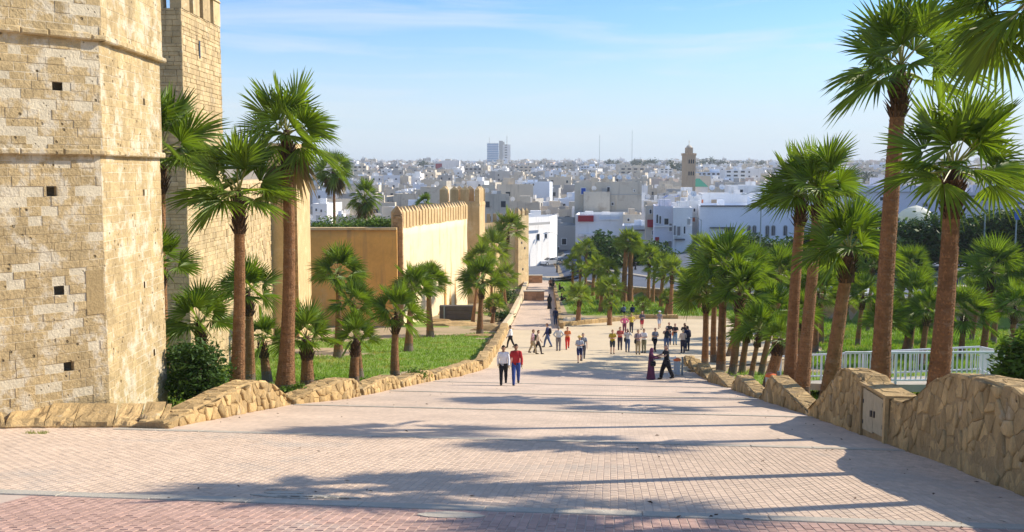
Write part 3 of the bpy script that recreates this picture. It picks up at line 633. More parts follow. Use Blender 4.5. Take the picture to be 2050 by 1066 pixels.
# --- gate tower
def crown(root, poly, ztop, mw, gap, mh, mat, th=.55):
    for i in range(len(poly)):
        p, q = Vector((*poly[i], 0)), Vector((*poly[(i + 1) % len(poly)], 0)); dd = (q - p); L_ = dd.length; dd.normalize(); nn = Vector((dd.y, -dd.x, 0)); cnt = max(2, round((L_ + gap) / (mw + gap))); step = (L_ - mw) / (cnt - 1)
        for j in range(cnt - 1):
            P = p + dd * (j * step) + Z * ztop - nn * th; mb = MB(); mb.obox(P, dd * mw, nn * th, Z * mh)
            q4 = [P + Z * mh, P + dd * mw + Z * mh, P + dd * mw + nn * th + Z * mh, P + nn * th + Z * mh]; c = (q4[0] + q4[2]) / 2 + Z * .42
            mb.add(q4 + [c], [(0, 1, 4), (1, 2, 4), (2, 3, 4), (3, 0, 4)]); mb.build('merlon', mat, root)
root = thing('gate_tower', (-6, 119, zg(-6, 119)), 'square ochre tower with eight tall pyramid-capped merlons beyond the cream wall', 'tower')
poly = [(-8.5, 117), (-3.82, 117), (-3.3, 121.6), (-8.2, 121.6)]
prism(MB(), poly, -17, -3.5).build('shaft', T['kasbah'], root); crown(root, poly, -3.5, .98, .42, 1.45, T['kasbah'])
cx, cy = -6.0, 119.3
prism(MB(), [((x - cx) * 1.02 + cx, (y - cy) * 1.02 + cy) for x, y in poly], -3.95, -3.72).build('string_course', T['kasbah'], root)
prism(MB(), [((x - cx) * 1.015 + cx, (y - cy) * 1.015 + cy) for x, y in poly], -8.9, -8.72).build('string_course', T['kasbah'], root)
mb = MB(); mb.obox((-5.6, 116.96, -5.5), (.18, 0, 0), (0, 0, .8), (0, -.02, 0)); mb.build('arrow_slit', T['dark'], root)
# --- farther wall and low tower
r = wall_run('far_curtain_wall', 'farther ochre wall with worn merlons beyond the gate tower', (-4.5, 137), (.4, 139), -17, -7.0, 1, T['kasbah'])
for i in range(6): mb = MB(); mb.box((-4.1 + i * .85, 137.6 + i * .33, -7.05), (.55, .6, 1.3), top=.85); mb.build('merlon', T['kasbah'], r)
r = wall_run('crenellated_wall', 'short sunlit wall stub stepping down beside the gate tower', (-3.35, 121.8), (-1.6, 131), -17, -8.5, .9, T['kasbah'])
for i in range(7): mb = MB(); mb.box((-3.5 + i * .24, 122.6 + i * 1.25, -8.55), (.9, .8, 1.1), top=.8); mb.build('merlon', T['kasbah'], r)
root = thing('corner_tower', (1.2, 143, zg(1, 143)), 'low buff corner tower with small square holes beside the street', 'tower')
poly = [(-.7, 141.5), (.9, 141), (2.4, 143.2), (1.0, 146), (-.7, 146)]
prism(MB(), poly, -18, -6.2).build('shaft', T['kasbah_rough'], root); crown(root, poly, -6.2, .6, .5, .7, T['kasbah_rough'], .4)
for z in (-12.4, -9.3): prism(MB(), [((x - .8) * 1.02 + .8, (y - 143.4) * 1.02 + 143.4) for x, y in poly], z, z + .16).build('string_course', T['kasbah_rough'], root)
e = Vector((1.5, 2.2, 0)).normalized(); ne = Vector((e.y, -e.x, 0))
for k, z in ((.6, -7.6), (1.3, -8.2), (.7, -10.2), (1.5, -11), (1.0, -14)):
    P = Vector((.9, 141, z)) + e * k + ne * .03; mb = MB(); mb.obox(P, e * .28, Z * .32, -ne * .02); mb.build('putlog_hole', T['dark'], root)
# dark plank-clad tank and rocks below the cream wall
p = gp(915, 640); root = thing('slab_wall', (p.x, p.y, p.z), 'low dark grey slab enclosure at the foot of the cream wall', 'enclosure')
dk = mk('dark_slab', (.10, .09, .085), namt=.3, nscale=2, bump=.4)
for j in range(3):
    mb = MB(); mb.box((p.x, p.y + .5, p.z + .02 + j * .46), (3.6, 1.0, .44)); mb.build('slab', dk, root)
mb = MB(); mb.box((p.x - 1.3, p.y - .06, p.z), (.16, .1, 1.45)); mb.build('post', T['grey_metal'], root)
def rock(px, py, sz, label, mat='wallstone', Y=None):
    p = gp(px, py); mb = MB(); bm = bmesh.new(); bmesh.ops.create_icosphere(bm, subdivisions=2, radius=1)
    off = Vector((px, py, 1))
    for v in bm.verts:
        k = 1 + .45 * noise.noise(v.co * 1.3 + off); v.co = Vector((v.co.x * sz[0] * k, v.co.y * sz[1] * k, max(-.15, v.co.z * sz[2] * k)))
    mb.add([v.co + p for v in bm.verts], [tuple(v.index for v in f.verts) for f in bm.faces]); bm.free()
    return solo(mb, 'rock', p, T[mat], label, 'rock', 'loose stones in the left garden')
for a in ((855, 628, (2.2, .8, .5), 'broad earthy rock below the cream wall'), (905, 650, (2.6, 1, .35), 'flat rock ledge in front of the dark slab enclosure'), (985, 660, (1.8, 1, .4), 'rock ledge beside the big lawn palm'),
          (880, 645, (1.5, .6, .3), 'rectangular pale rock at the top of the lawn'), (965, 672, (1.5, .5, .14), 'pale flat stone lying on the lawn edge'), (985, 690, (.5, .4, .4), 'dark square rock beside the plaza wall'),
          (970, 730, (.4, .3, .3), 'small dark rock at the lawn corner'), (895, 745, (1.2, .5, .12), 'white broken slab lying beside the weeds'), (1020, 640, (.5, .4, .3), 'rock at the walkway bend')): rock(*a)
# planter boxes of brick on the walkway
for (px, py, lb) in ((1069, 602, 'nearer low brick box standing on the walkway'), (1069, 567, 'farther low brick box standing on the walkway')):
    p = gp(px, py); root = thing('brick_planter', p, lb, 'planter', 'brick boxes on the walkway'); bm_ = mk('planter_brick', (.42, .24, .14), isl=.2)
    for j in range(4):
        for i in range(5):
            mb = MB(); mb.obox((p.x - 1.25 + i * .5 + .01, p.y, p.z - .05 + j * .28), (.48, 0, 0), (0, 0, .265), (0, -.0 - .02 * (i + j) % .03 + .9, 0)); mb.build('brick', bm_, root)
    mb = MB(); mb.box((p.x, p.y + .45, p.z + 1.07), (2.62, 1.1, .1)); mb.build('top_slab', T['concrete'], root)
# ------------------------------------------------------------------ fan palms
def frond_mesh(name, elev, seed, mat, lp=.46, L_=.64, nseg=26, span=92, droop=.22, fold=.02, seg_rows=(.06, .28, .5, .76, 1.0)):
    rr = random.Random(seed); m = MB(); e = math.radians(elev)
    pts = []; sag = .10 + .10 * math.cos(e)
    for i in range(6):
        k = i / 5; pts.append(Vector((math.cos(e) * lp * k, 0, math.sin(e) * lp * k - sag * lp * k * k)))
    m.tube(pts, [.013 - .007 * i / 5 for i in range(6)], 4, mi=1)
    D = (pts[5] - pts[4]).normalized(); tw = rr.uniform(-1.0, 1.0)
    S = Vector((0, 1, 0)); S = (S * math.cos(tw) + D.cross(S) * math.sin(tw)).normalized(); N = D.cross(S).normalized()
    if N.z < 0: N = -N
    hub = pts[5]; da = math.radians(2 * span / nseg)
    for i in range(nseg):
        al = math.radians(-span + 2 * span * (i + .5) / nseg); ca, sa = math.cos(al), math.sin(al)
        d = (D * ca + S * sa + N * (.16 * abs(sa) + .12 * rr.uniform(-1, 1) * .4)).normalized(); p = (S * ca - D * sa)
        Ls = L_ * (.80 + .20 * ca) * rr.uniform(.9, 1.06); dr = droop * rr.uniform(.6, 1.5); sway = rr.uniform(-.06, .06); b = len(m.v); rows = []
        for k in seg_rows:
            r = Ls * k; c = hub + d * r + p * (sway * r * max(0, k - .5)) - Z * (dr * Ls * max(0, k - .25) ** 2 * 1.6)
            hw = r * math.tan(da / 2) * 1.02 if k <= .51 else Ls * .5 * math.tan(da / 2) * (1.0 - ((k - .5) / .5) ** 1.2) * .9
            if k >= .999: rows.append((len(m.v),)); m.v.append(tuple(c))
            else:
                q = len(m.v); m.v += [tuple(c - p * hw), tuple(c - N * (fold * (1.5 if k < .6 else .8) * (k + .2))), tuple(c + p * hw)]; rows.append((q, q + 1, q + 2))
        for a, b2 in zip(rows, rows[1:]):
            if len(b2) == 3: m.f += [(a[0], a[1], b2[1], b2[0]), (a[1], a[2], b2[2], b2[1])]; m.m += [0, 0]
            else: m.f += [(a[0], a[1], b2[0]), (a[1], a[2], b2[0])]; m.m += [0, 0]
    return m.mesh(name, [mat, T['petiole']], smooth=False)
ELEV = (80, 62, 44, 26, 8, -12, -34)
FR = {}
for tag_, mat in (('frond', T['frond']), ('frond_far', T['frond_far'])):
    FR[tag_] = [[frond_mesh('frond', el + U(-5, 5), 10 * i + k, mat, droop=.07 + .035 * i, nseg=24 if tag_ == 'frond' else 18) for k in range(3)] for i, el in enumerate(ELEV)]
FR['dead'] = [frond_mesh('dry_frond', el, 91 + k, T['frond_dead'], lp=.4, L_=.6, nseg=18, span=100, droop=.5, fold=.05) for k, el in enumerate((-62, -72, -80))]
def palm(pxb, pxh, yh, Y, R, w_, label, n=30, far=False, dead=0, base=None, group='fan palms', fl=1.35, low=-6, Yh=None):
    n = int(n * (.62 if Y < 45 else .85)); R *= .92 if far else .97 if Y < 45 else 1.06; w_ *= .72; fl = 1 + (fl - 1) * 1.9; hub = at(pxh, yh, Yh or Y) + Vector((0, 0, .16 * R)); bx = (pxb - 1025) / F * Y; bz = zg(bx, Y) if base is None else base
    root = thing('fan_palm', (bx, Y, bz), label, 'palm tree', group)
    B_ = Vector((bx, Y, bz - .15)); top_ = hub - Z * (.12 * R); H = top_.z - B_.z; d = top_ - B_
    bow = Vector((U(-.03, .03), U(-.03, .03), 0)) * H
    def ctr(k): return B_ + d * k + bow * (4 * k * (1 - k)) * .5
    def rad(k):
        z = k * H; r = w_ / 2 * (1.0 - .22 * k) + w_ / 2 * (fl - 1) * math.exp(-z / 1.0); return r
    m = MB(); nz_ = max(6, min(36, int(H / .22))); nn = 14
    for i in range(nz_ + 1):
        k = i / nz_; c = ctr(k); r = rad(k)
        for j in range(nn):
            a = 2 * math.pi * j / nn; q = r * (1 + .05 * noise.noise(Vector((math.cos(a) * 2 + pxb, math.sin(a) * 2, k * H * 2.5))) + .018 * (i % 2)); m.v.append((c.x + q * math.cos(a), c.y + q * math.sin(a), c.z))
    for i in range(nz_):
        for j in range(nn): m.f.append((i * nn + j, i * nn + (j + 1) % nn, (i + 1) * nn + (j + 1) % nn, (i + 1) * nn + j)); m.m.append(1 if i / nz_ * H < .55 and not far else 0)
    # rough fibre scales left by the old leaf bases
    dens = 0 if far else 1
    if dens:
        rows = int(H / .085); per = 15
        for i in range(rows):
            k = (i + .5) / rows
            if k * H < .5: continue
            c = ctr(k); r = rad(k)
            for j in range(per):
                a = 2 * math.pi * (j + .5 * (i % 2) + U(-.3, .3)) / per; t_ = Vector((-math.sin(a), math.cos(a), 0)); o_ = Vector((math.cos(a), math.sin(a), 0)); ww = math.pi * r / per * U(.7, 1.1); hh = U(.05, .11)
                p = c + o_ * r * .985 - Z * .03; m.add([p - t_ * ww, p + t_ * ww, p + Z * hh + o_ * (r * U(.05, .16)) + t_ * U(-.02, .02)], [(0, 1, 2)])
    m.build('trunk', [T['palmbark'], T['palmgrey']], root, smooth=False)
    # dark collar of cut leaf bases under the crown
    m = MB(); hb = min(.42 * R, H * .35); rows = 6 if not far else 4
    for i in range(rows):
        k = 1 - hb / H * (1 - i / rows); c = ctr(k); r = rad(k)
        for j in range(9):
            a = 2 * math.pi * (j + .5 * (i % 2) + U(-.15, .15)) / 9; o_ = Vector((math.cos(a), math.sin(a), 0)); t_ = Vector((-math.sin(a), math.cos(a), 0)); ww = r * .26; ln = hb * U(.24, .42)
            p = c + o_ * r * .8; tip = p + Z * ln + o_ * (ln * U(.25, .8) + r * .2)
            m.add([p - t_ * ww, p + t_ * ww, tip + t_ * ww * .4, tip - t_ * ww * .4, p - t_ * ww + o_ * r * .22 - Z * .02, p + t_ * ww + o_ * r * .22 - Z * .02], [(0, 1, 2, 3), (4, 3, 2, 5), (4, 0, 3), (1, 5, 2), (0, 4, 5, 1)])
    m.rings([(ctr(1).x, ctr(1).y, ctr(1).z - hb, rad(1) * 1.02, rad(1) * 1.02), (ctr(1).x, ctr(1).y, ctr(1).z - hb * .4, rad(1) * 1.12, rad(1) * 1.12), (hub.x, hub.y, hub.z + .05 * R, rad(1) * .6, rad(1) * .6)], 10)
    m.build('leaf_bases', T['boot'], root)
    key_ = 'frond_far' if far else 'frond'
    for i in range(n):
        k = (i + .5) / n; el = 84 - (84 - low) * k ** .85; ci = min(range(7), key=lambda q: abs(ELEV[q] - el - U(-7, 7)))
        me = FR[key_][ci][RND.randrange(3)]; o = bpy.data.objects.new('frond', me); finish(o, root)
        o.location = hub - root.location + Vector((0, 0, U(-.06, .04) * R)); s_ = R * U(.84, 1.1) * (1.02 if el > 55 else .94); o.scale = (s_, s_, s_)
        o.rotation_euler = (U(-.08, .08), U(-.08, .08), i * 2.39996 + U(-.3, .3))
    for i in range(dead):
        o = bpy.data.objects.new('dry_frond', FR['dead'][i % 3]); finish(o, root); o.location = hub - root.location - Z * .1 * R; s_ = R * U(.7, 1); o.scale = (s_, s_, s_); o.rotation_euler = (0, 0, i * 2.4)
    return root
# right side, near
palm(2560, 2560, 30, 14.6, 1.9, .5, 'palm standing outside the right edge, seen only by its shadow across the foreground', 30)
palm(2120, 2084, 14, 16.6, 2.05, .52, 'palm mostly out of frame, only its fronds hanging in at the top right corner', 46, low=-30)
palm(1883, 1908, 368, 22, 2.05, .60, 'thick-trunked palm nearest the right edge, standing behind the humped wall', 36)
palm(1772, 1802, 165, 25.6, 2.35, .62, 'tallest palm in the photo, its crown reaching the top edge', 34)
palm(1590, 1604, 410, 36.5, 2.15, .6, 'left one of the tall twin palms behind the pointed wall', 30)
palm(1612, 1640, 396, 35.5, 2.2, .62, 'right one of the tall twin palms behind the pointed wall', 30)
palm(1668, 1700, 520, 32, 2.0, .64, 'leaning mid-height palm between the twin palms and the tallest palm', 34)
palm(1543, 1562, 690, 40, 1.15, .66, 'short leaning young palm stump beside the litter bin on the right', 22, fl=1.2)
# cluster of five behind the pale wall blocks
for a in ((1416, 1413, 600, 58, 2.0, .52, 'leftmost palm of the trunk cluster behind the wall blocks'), (1434, 1432, 578, 61, 2.1, .5, 'second palm of the trunk cluster, partly hidden'), (1449, 1449, 552, 56, 2.6, .66, 'central thick palm of the trunk cluster, crown widest'),
          (1472, 1480, 600, 54, 2.1, .55, 'reddest right trunk of the palm cluster'), (1463, 1500, 560, 66, 2.3, .48, 'palm whose pale crown rises behind the trunk cluster'), (1492, 1497, 668, 55, 1.3, .48, 'thin grey-based palm just right of the trunk cluster'),
          (1508, 1520, 672, 50, 1.5, .36, 'slim dark young palm in the grass right of the cluster'), (1530, 1548, 640, 54, 1.8, .45, 'leaning palm behind the slim young palm')): palm(*a[:6], a[6], 28, fl=1.15)
# garden behind the railing
for a in ((1555, 1560, 560, 72, 2.4, .5, 'palm with bright crown just left of the twin trunks'), (1640, 1638, 600, 70, 2.3, .55, 'palm between the twin trunks and the leaning palm, trunk half shaded'), (1652, 1650, 545, 80, 2.5, .5, 'taller palm behind the leaning palm, upper crown'),
          (1745, 1747, 540, 92, 2.3, .45, 'palm in front of the dark parked car'), (1828, 1832, 610, 72, 2.4, .7, 'palm between the two thickest trunks, crown at railing height'), (1818, 1822, 655, 68, 1.7, .6, 'short palm between the two thickest trunks'), (1820, 1826, 545, 88, 2.3, .45, 'farther palm between the two thickest trunks'),
          (1935, 1930, 640, 66, 2.3, .5, 'palm just right of the thick near trunk, low crown'), (1980, 1985, 555, 70, 2.7, .62, 'straight palm above the right end of the white railing'), (2000, 2003, 585, 82, 2.5, .6, 'palm in the shadow of the straight palm'), (2062, 2060, 590, 68, 2.3, .5, 'palm cut off by the right edge of the photo'),
          (1760, 1770, 655, 60, 1.6, .5, 'low bushy palm behind the railing, beside the tallest trunk'), (1690, 1694, 612, 82, 2.2, .45, 'palm crown directly right of the leaning trunk')): palm(*a[:6], a[6], 26, fl=1.15)
for a in ((1600, 1602, 640, 62, 1.7, .5, 'small palm seen between the twin trunks and the railing'), (1725, 1728, 600, 78, 2.0, .5, 'small palm left of the tallest trunk, in the shaded garden'), (1855, 1858, 630, 60, 1.7, .5, 'small palm against the retaining wall between thick trunks'), (1955, 1958, 600, 84, 2.1, .5, 'small palm right of the thick near trunk, by the retaining wall'), (2030, 2032, 625, 60, 1.8, .5, 'small palm above the oleander at the right edge'), (1575, 1577, 600, 86, 2.2, .5, 'small palm left of the twin trunks by the street'), (1525, 1527, 575, 84, 2.3, .5, 'small palm above the trunk cluster towards the street')): palm(*a[:6], a[6], 24, fl=1.15)
# palm lawn in the middle
MID = [(1158, 1160, 600, 96.5, 2.6, .62, 'young bushy palm on the sandy corner beside the walkway'), (1146, 1147, 533, 136, 2.7, .5, 'small palm nearest the street left of the palm lawn'), (1162, 1163, 545, 134, 2.1, .45, 'low palm in the trio by the street'), (1173, 1174, 503, 137, 2.8, .5, 'tallest of the trio of palms by the street'), (1163, 1161, 505, 141, 2.3, .4, 'thin palm behind the trio by the street'),
       (1188, 1190, 545, 127, 2.7, .6, 'left palm of the reddish row in the palm lawn'), (1199, 1198, 540, 122, 2.6, .6, 'second palm of the reddish row in the palm lawn'), (1203, 1206, 582, 108, 2.2, .6, 'dense low palm in the middle of the palm lawn'), (1215, 1216, 550, 119, 2.9, .62, 'bright-crowned palm of the reddish row'), (1222, 1224, 585, 103, 2.6, .6, 'front palm of the reddish row, base in long grass'), (1222, 1222, 612, 96, 1.6, .55, 'small shaded palm in front of the reddish row'),
       (1251, 1255, 492, 119, 3.0, .9, 'left trunk of the tall close pair in the palm lawn'), (1263, 1263, 490, 119.5, 3.0, .9, 'right trunk of the tall close pair in the palm lawn'), (1288, 1287, 612, 104, 1.6, .4, 'tiny dark palm beside the seated pair'), (1300, 1301, 522, 121, 3.0, .6, 'left palm of the group right of the tall pair'), (1309, 1311, 545, 118, 2.5, .5, 'thin palm of the group right of the tall pair'),
       (1326, 1328, 545, 113, 3.0, .62, 'middle palm of the group right of the tall pair'), (1336, 1338, 600, 106, 1.9, .6, 'stout low palm among the right group'), (1345, 1346, 553, 104, 3.2, .62, 'tall front palm of the right group'), (1404, 1403, 505, 112, 3.2, .5, 'palm crown against the white house with small windows'), (1382, 1384, 575, 110, 2.6, .5, 'dark palm left of the trunk cluster')]
for a in MID: palm(*a[:4], a[4] * .74, a[5], a[6], 26, far=True, fl=1.2, group='palms on the middle lawn', low=-18)
# left side
palm(462, 478, 412, 29, 2.2, .50, 'tall leaning palm nearest the octagonal tower on the left', 34)
palm(560, 574, 288, 30.5, 2.05, .56, 'tallest palm on the left with swollen grey base', 36, fl=1.6, low=-18, dead=2)
palm(607, 613, 690, 32.5, 1.35, .50, 'stubby palm behind the left stone wall', 30)
palm(703, 712, 690, 36, 1.15, .42, 'short palm with dark collar at the lawn edge', 26)
palm(788, 793, 640, 43, 1.7, .44, 'single palm standing in front of the lawn', 32)
palm(490, 497, 600, 38, 1.7, .46, 'palm behind the tall leaning palm on the left', 28)
palm(528, 524, 690, 41, 1.5, .44, 'low palm between the two tall left palms', 26)
palm(420, 398, 660, 33, 1.5, .42, 'low palm above the dark bush by the octagonal tower', 30)
palm(318, 322, 330, 34, 2.7, .55, 'palm crown emerging from behind the octagonal tower, upper one', 36)
palm(300, 322, 545, 32, 1.45, .5, 'palm crown emerging from behind the octagonal tower, lower one', 30)
palm(672, 678, 560, 62, 2.0, .6, 'palm crown in front of the orange wall', 30)
palm(715, 708, 620, 47, 1.35, .42, 'reddish thin palm behind the short lawn palm', 26)
palm(815, 824, 590, 68, 2.0, .62, 'dark-based palm in mid lawn before the cream wall', 28)
palm(860, 858, 575, 83, 2.1, .65, 'stocky palm near the rocks below the cream wall', 28)
palm(960, 966, 575, 86, 2.6, .62, 'reddish palm beside the dark slab enclosure', 32)
for a in ((945, 962, 528, 97, 2.4, .4, 'leftmost palm of the clump before the gate tower'), (985, 985, 510, 105, 2.8, .42, 'middle palm of the clump before the gate tower'), (1003, 1018, 470, 128, 3.3, .5, 'tallest palm of the clump, in front of the corner tower'), (1012, 1010, 560, 112, 2.2, .4, 'palm at the right of the clump by the walkway'), (985, 990, 615, 98, 1.6, .4, 'low pale palm at the foot of the clump')):
    palm(*a[:6], a[6], 26, far=True, group='palms before the gate tower')
palm(668, 668, 345, 118, 2.6, .5, 'tall dark palm with dry skirt beyond the orange wall', 30, far=False, dead=14, base=-9, low=-45)
palm(732, 730, 400, 126, 2.5, .5, 'shorter palm with dry skirt beyond the orange wall', 30, dead=12, base=-9, low=-45)
palm(850, 850, 412, 135, 1.6, .4, 'palm top peeking over the cream wall', 20, base=-9)
# ------------------------------------------------------------------ leafy trees, bushes and grass
def leaf_tree(name, label, cat, base, blobs, nleaf, size, mat, trunk_r=.15, group=None, limbs=5):
    root = thing(name, base, label, cat, group); base = Vector(base); m = MB(); tot = sum(b[3] * b[4] for b in blobs)
    zc = sum(b[2] for b in blobs) / len(blobs)
    for (bx, by, bz, rx, rz_) in blobs:
        c = Vector((bx, by, bz)); n = int(nleaf * rx * rz_ / tot); cl = []
        for _ in range(max(8, int(n / 16))):
            a, zz = U(0, 2 * math.pi), U(-.75, 1); q = math.sqrt(max(0, 1 - zz * zz)); r = U(.62, 1.0) * (1 + .25 * noise.noise(Vector((a * 2, zz * 3, bx))))
            cl.append(c + Vector((rx * q * math.cos(a) * r, rx * q * math.sin(a) * r, rz_ * zz * r)))
        for i in range(n):
            p = cl[i % len(cl)] + Vector((RND.gauss(0, 1), RND.gauss(0, 1), RND.gauss(0, .8))) * (rx * .11 + size * .6)
            u = Vector((U(-1, 1), U(-1, 1), U(-.6, .6))).normalized(); v = u.cross(Vector((U(-1, 1), U(-1, 1), 1))).normalized(); s = size * U(.6, 1.3)
            m.add([p - u * s, p + v * s * .45 , p + u * s, p - v * s * .45], [(0, 1, 2, 3)])
    m.build('crown', mat, root)
    m = MB(); m.tube([base - Z * .2, base + Z * (zc - base.z) * .55, base + Z * (zc - base.z)], [trunk_r * 1.25, trunk_r, trunk_r * .5], 8)
    for (bx, by, bz, rx, rz_) in blobs: m.tube([base + Z * (zc - base.z) * U(.35, .6), Vector((bx, by, bz)) - Z * rz_ * .3, Vector((bx, by, bz)) + Z * rz_ * .4], [trunk_r * .55, trunk_r * .35, .02], 5)
    m.build('trunk', T['bark'], root); return root
def bush(px, py, Y, r, hz, label, mat='leaf', n=2500, size=.09, name='bush', lobes=4, cat='bush', dz=0):
    X = (px - 1025) / F * Y; z = zg(X, Y) + dz
    bl = [(X + U(-.5, .5) * r, Y + U(-.4, .4) * r, z + hz * U(.4, .62), r * U(.55, .75), hz * U(.38, .5)) for _ in range(lobes)]
    return leaf_tree(name, label, cat, (X, Y, z), bl, n, size, T[mat], .05)
bush(385, 790, 27, 1.0, 1.75, 'dark glossy bush between the octagonal tower and the wall', n=5200, size=.075, lobes=6)
bush(345, 790, 29.5, 1.0, 1.7, 'dark bush half hidden behind the octagonal tower', n=2600, size=.08)
bush(2098, 640, 25, 1.2, 2.7, 'tall oleander bush at the right edge behind the railing', 'leaf_light', 5200, .11, lobes=6)
bush(2030, 780, 22, .7, .9, 'low bright weed behind the near wall', 'leaf_light', 1200, .08)
for (px, Y, r, h, lb) in ((640, 34, .6, .55, 'weed clump beside the stubby palm'), (575, 30, .4, .5, 'small leafy weed at the swollen palm base'), (835, 43, .5, .6, 'weed clump behind the low rubble wall'), (740, 37, .5, .4, 'weed patch beside the short lawn palm'), (985, 108, 1.6, 1.6, 'grey-green agave-like shrub beside the walkway'), (1005, 100, 1.3, 1.0, 'dry shrub below the walkway wall'), (1015, 118, 1.4, 1.6, 'shrub on the bank above the walkway')):
    bush(px, 0, Y, r, h, lb, 'leaf_light' if Y < 60 else 'leaf', 700, .07 if Y < 60 else .16, lobes=3)
p = gp(72, 869); m = MB()
for i in range(120): a = U(0, 6.3); q = Vector((p.x + U(-.22, .22), p.y + U(-.1, .1), p.z + .0)); m.add([q, q + Vector((.012, 0, 0)), q + Vector((U(-.04, .04), U(-.04, .04), U(.03, .08)))], [(0, 1, 2)])
solo(m, 'weed', p, T['grass'], 'small green weed growing through the paving at the left', 'weed', kind='stuff')
# trees inside the kasbah beyond the orange wall
for (px, y, Y, r, h, mt, lb) in ((705, 462, 112, 4.2, 2.2, 'leaf_light', 'feathery green tree beyond the orange wall, between two skirted palms'), (650, 466, 116, 2.4, 1.6, 'leaf', 'small grey-green tree beyond the orange wall at its left end'), (760, 462, 108, 2.6, 1.5, 'leaf_light', 'low bright tree beyond the orange wall at its right end')):
    c = at(px, y, Y); bl = [(c.x + U(-.5, .5) * r, c.y + U(-.3, .3) * r, c.z + U(-.3, .3) * h, r * U(.5, .7), h * U(.45, .6)) for _ in range(5)]
    leaf_tree('leafy_tree', lb, 'tree', (c.x, c.y, -10.5), bl, 3800, .22, T[mt], .14, 'trees inside the kasbah')
# dark clipped trees along the street
for (px, y, Y, r, h, lb) in ((1235, 498, 158, 5.0, 3.6, 'big dark round tree left of the small-windowed white house'), (1285, 500, 160, 4.2, 3.2, 'dark tree beside the red awning house'), (1500, 495, 140, 4.6, 2.6, 'dark hedge tree below the arched windows, left one'), (1560, 500, 138, 4.4, 2.9, 'dark hedge tree below the arched windows, right one'), (1450, 505, 142, 3.6, 2.0, 'low dark tree under the dark-banded white house'),
                         (1640, 490, 130, 4.0, 2.8, 'dark tree half hidden by the leaning palm crown'), (1740, 470, 128, 4.4, 3.4, 'dark tree behind the tallest palm trunk'), (1850, 470, 120, 4.4, 3.3, 'clipped dark tree under the white parasol'), (1940, 455, 118, 4.4, 3.8, 'clipped dark tree behind the thick right trunk'), (2010, 460, 117, 4.2, 3.8, 'clipped dark tree behind the double lamp post'), (2085, 468, 116, 4.2, 3.8, 'clipped dark tree at the right edge'), (1690, 505, 122, 3.6, 2.4, 'dark tree between the leaning palm and the tallest trunk'), (1795, 500, 118, 3.8, 2.6, 'dark low tree right of the tallest trunk'), (1600, 515, 128, 3.6, 2.2, 'dark low tree behind the twin trunks')):
    h *= 1.25; c = at(px, y + 14, Y); bl = [(c.x + U(-.55, .55) * r, c.y + U(-.4, .4) * r, c.z + U(-.5, .3) * h, r * U(.5, .68), h * U(.5, .66)) for _ in range(8)]
    leaf_tree('street_tree', lb, 'tree', (c.x, c.y, zg(c.x, c.y)), bl, 6800, .36, T['leaf'], .2, 'street trees')
def grass(name, label, test, x0, x1, y0, y1, n, hmin, hmax, wd):
    m = MB(); k = 0; tries = 0
    while k < n and tries < n * 8:
        tries += 1; Y = y0 * (y1 / y0) ** RND.random(); X = U(x0, x1)
        if not test(X, Y): continue
        for _ in range(3):
            q = Vector((X + U(-.12, .12), Y + U(-.12, .12), 0)); q.z = zg(q.x, q.y) - .07; h = U(hmin, hmax); a = U(0, 6.28); t_ = Vector((math.cos(a), math.sin(a), 0)) * wd
            m.add([q - t_, q + t_, q + Vector((U(-.5, .5) * h, U(-.5, .5) * h, h))], [(0, 1, 2)])
        k += 1
    o = m.build(name, T['grass'], kind='stuff'); return props(o, label, 'grass')
def lawn_left(X, Y): return is_lawn(X, Y) and X < 0
def lawn_right(X, Y): return is_lawn(X, Y) and X > 6 and st(X, Y)[0] < 57
def lawn_mid(X, Y): return is_lawn(X, Y) and X > 5 and st(X, Y)[0] >= 57
grass('grass', 'patchy short green grass of the left garden', lawn_left, -17, -2, 24, 92, 17000, .08, .2, .024)
grass('grass', 'green grass between wall blocks and white railing on the right', lawn_right, 8, 32, 24, 56, 9000, .12, .3, .022)
grass('grass', 'bright green grass of the palm lawn below the street', lawn_mid, 6, 62, 58, 150, 26000, .15, .34, .045)

m = MB()                                   # fallen scraps of palm leaf and grit on the paving
for i in range(150):
    a = RND.random(); s_ = 11 + 40 * a * a; t_ = (tr(s_) - abs(RND.gauss(0, 1.2)) - .1) if i % 3 == 0 else (tl(s_) + abs(RND.gauss(0, 1.2)) + .1 if s_ > 21 and i % 3 == 1 else U(-7, 5))
    X, Y = xy(s_, t_); z = zg(X, Y) + .018; q = U(0, 6.28); l_, w_ = U(.02, .07), U(.006, .02); c, e = math.cos(q), math.sin(q)
    m.add([(X - c * l_, Y - e * l_, z), (X + e * w_, Y - c * w_, z + U(.004, .02)), (X + c * l_, Y + e * l_, z + .004), (X - e * w_, Y + c * w_, z + .002)], [(0, 1, 2, 3)])
props(m.build('leaf_litter', T['boot'], kind='stuff'), 'scattered dry leaf scraps on the paved ramp', 'litter')
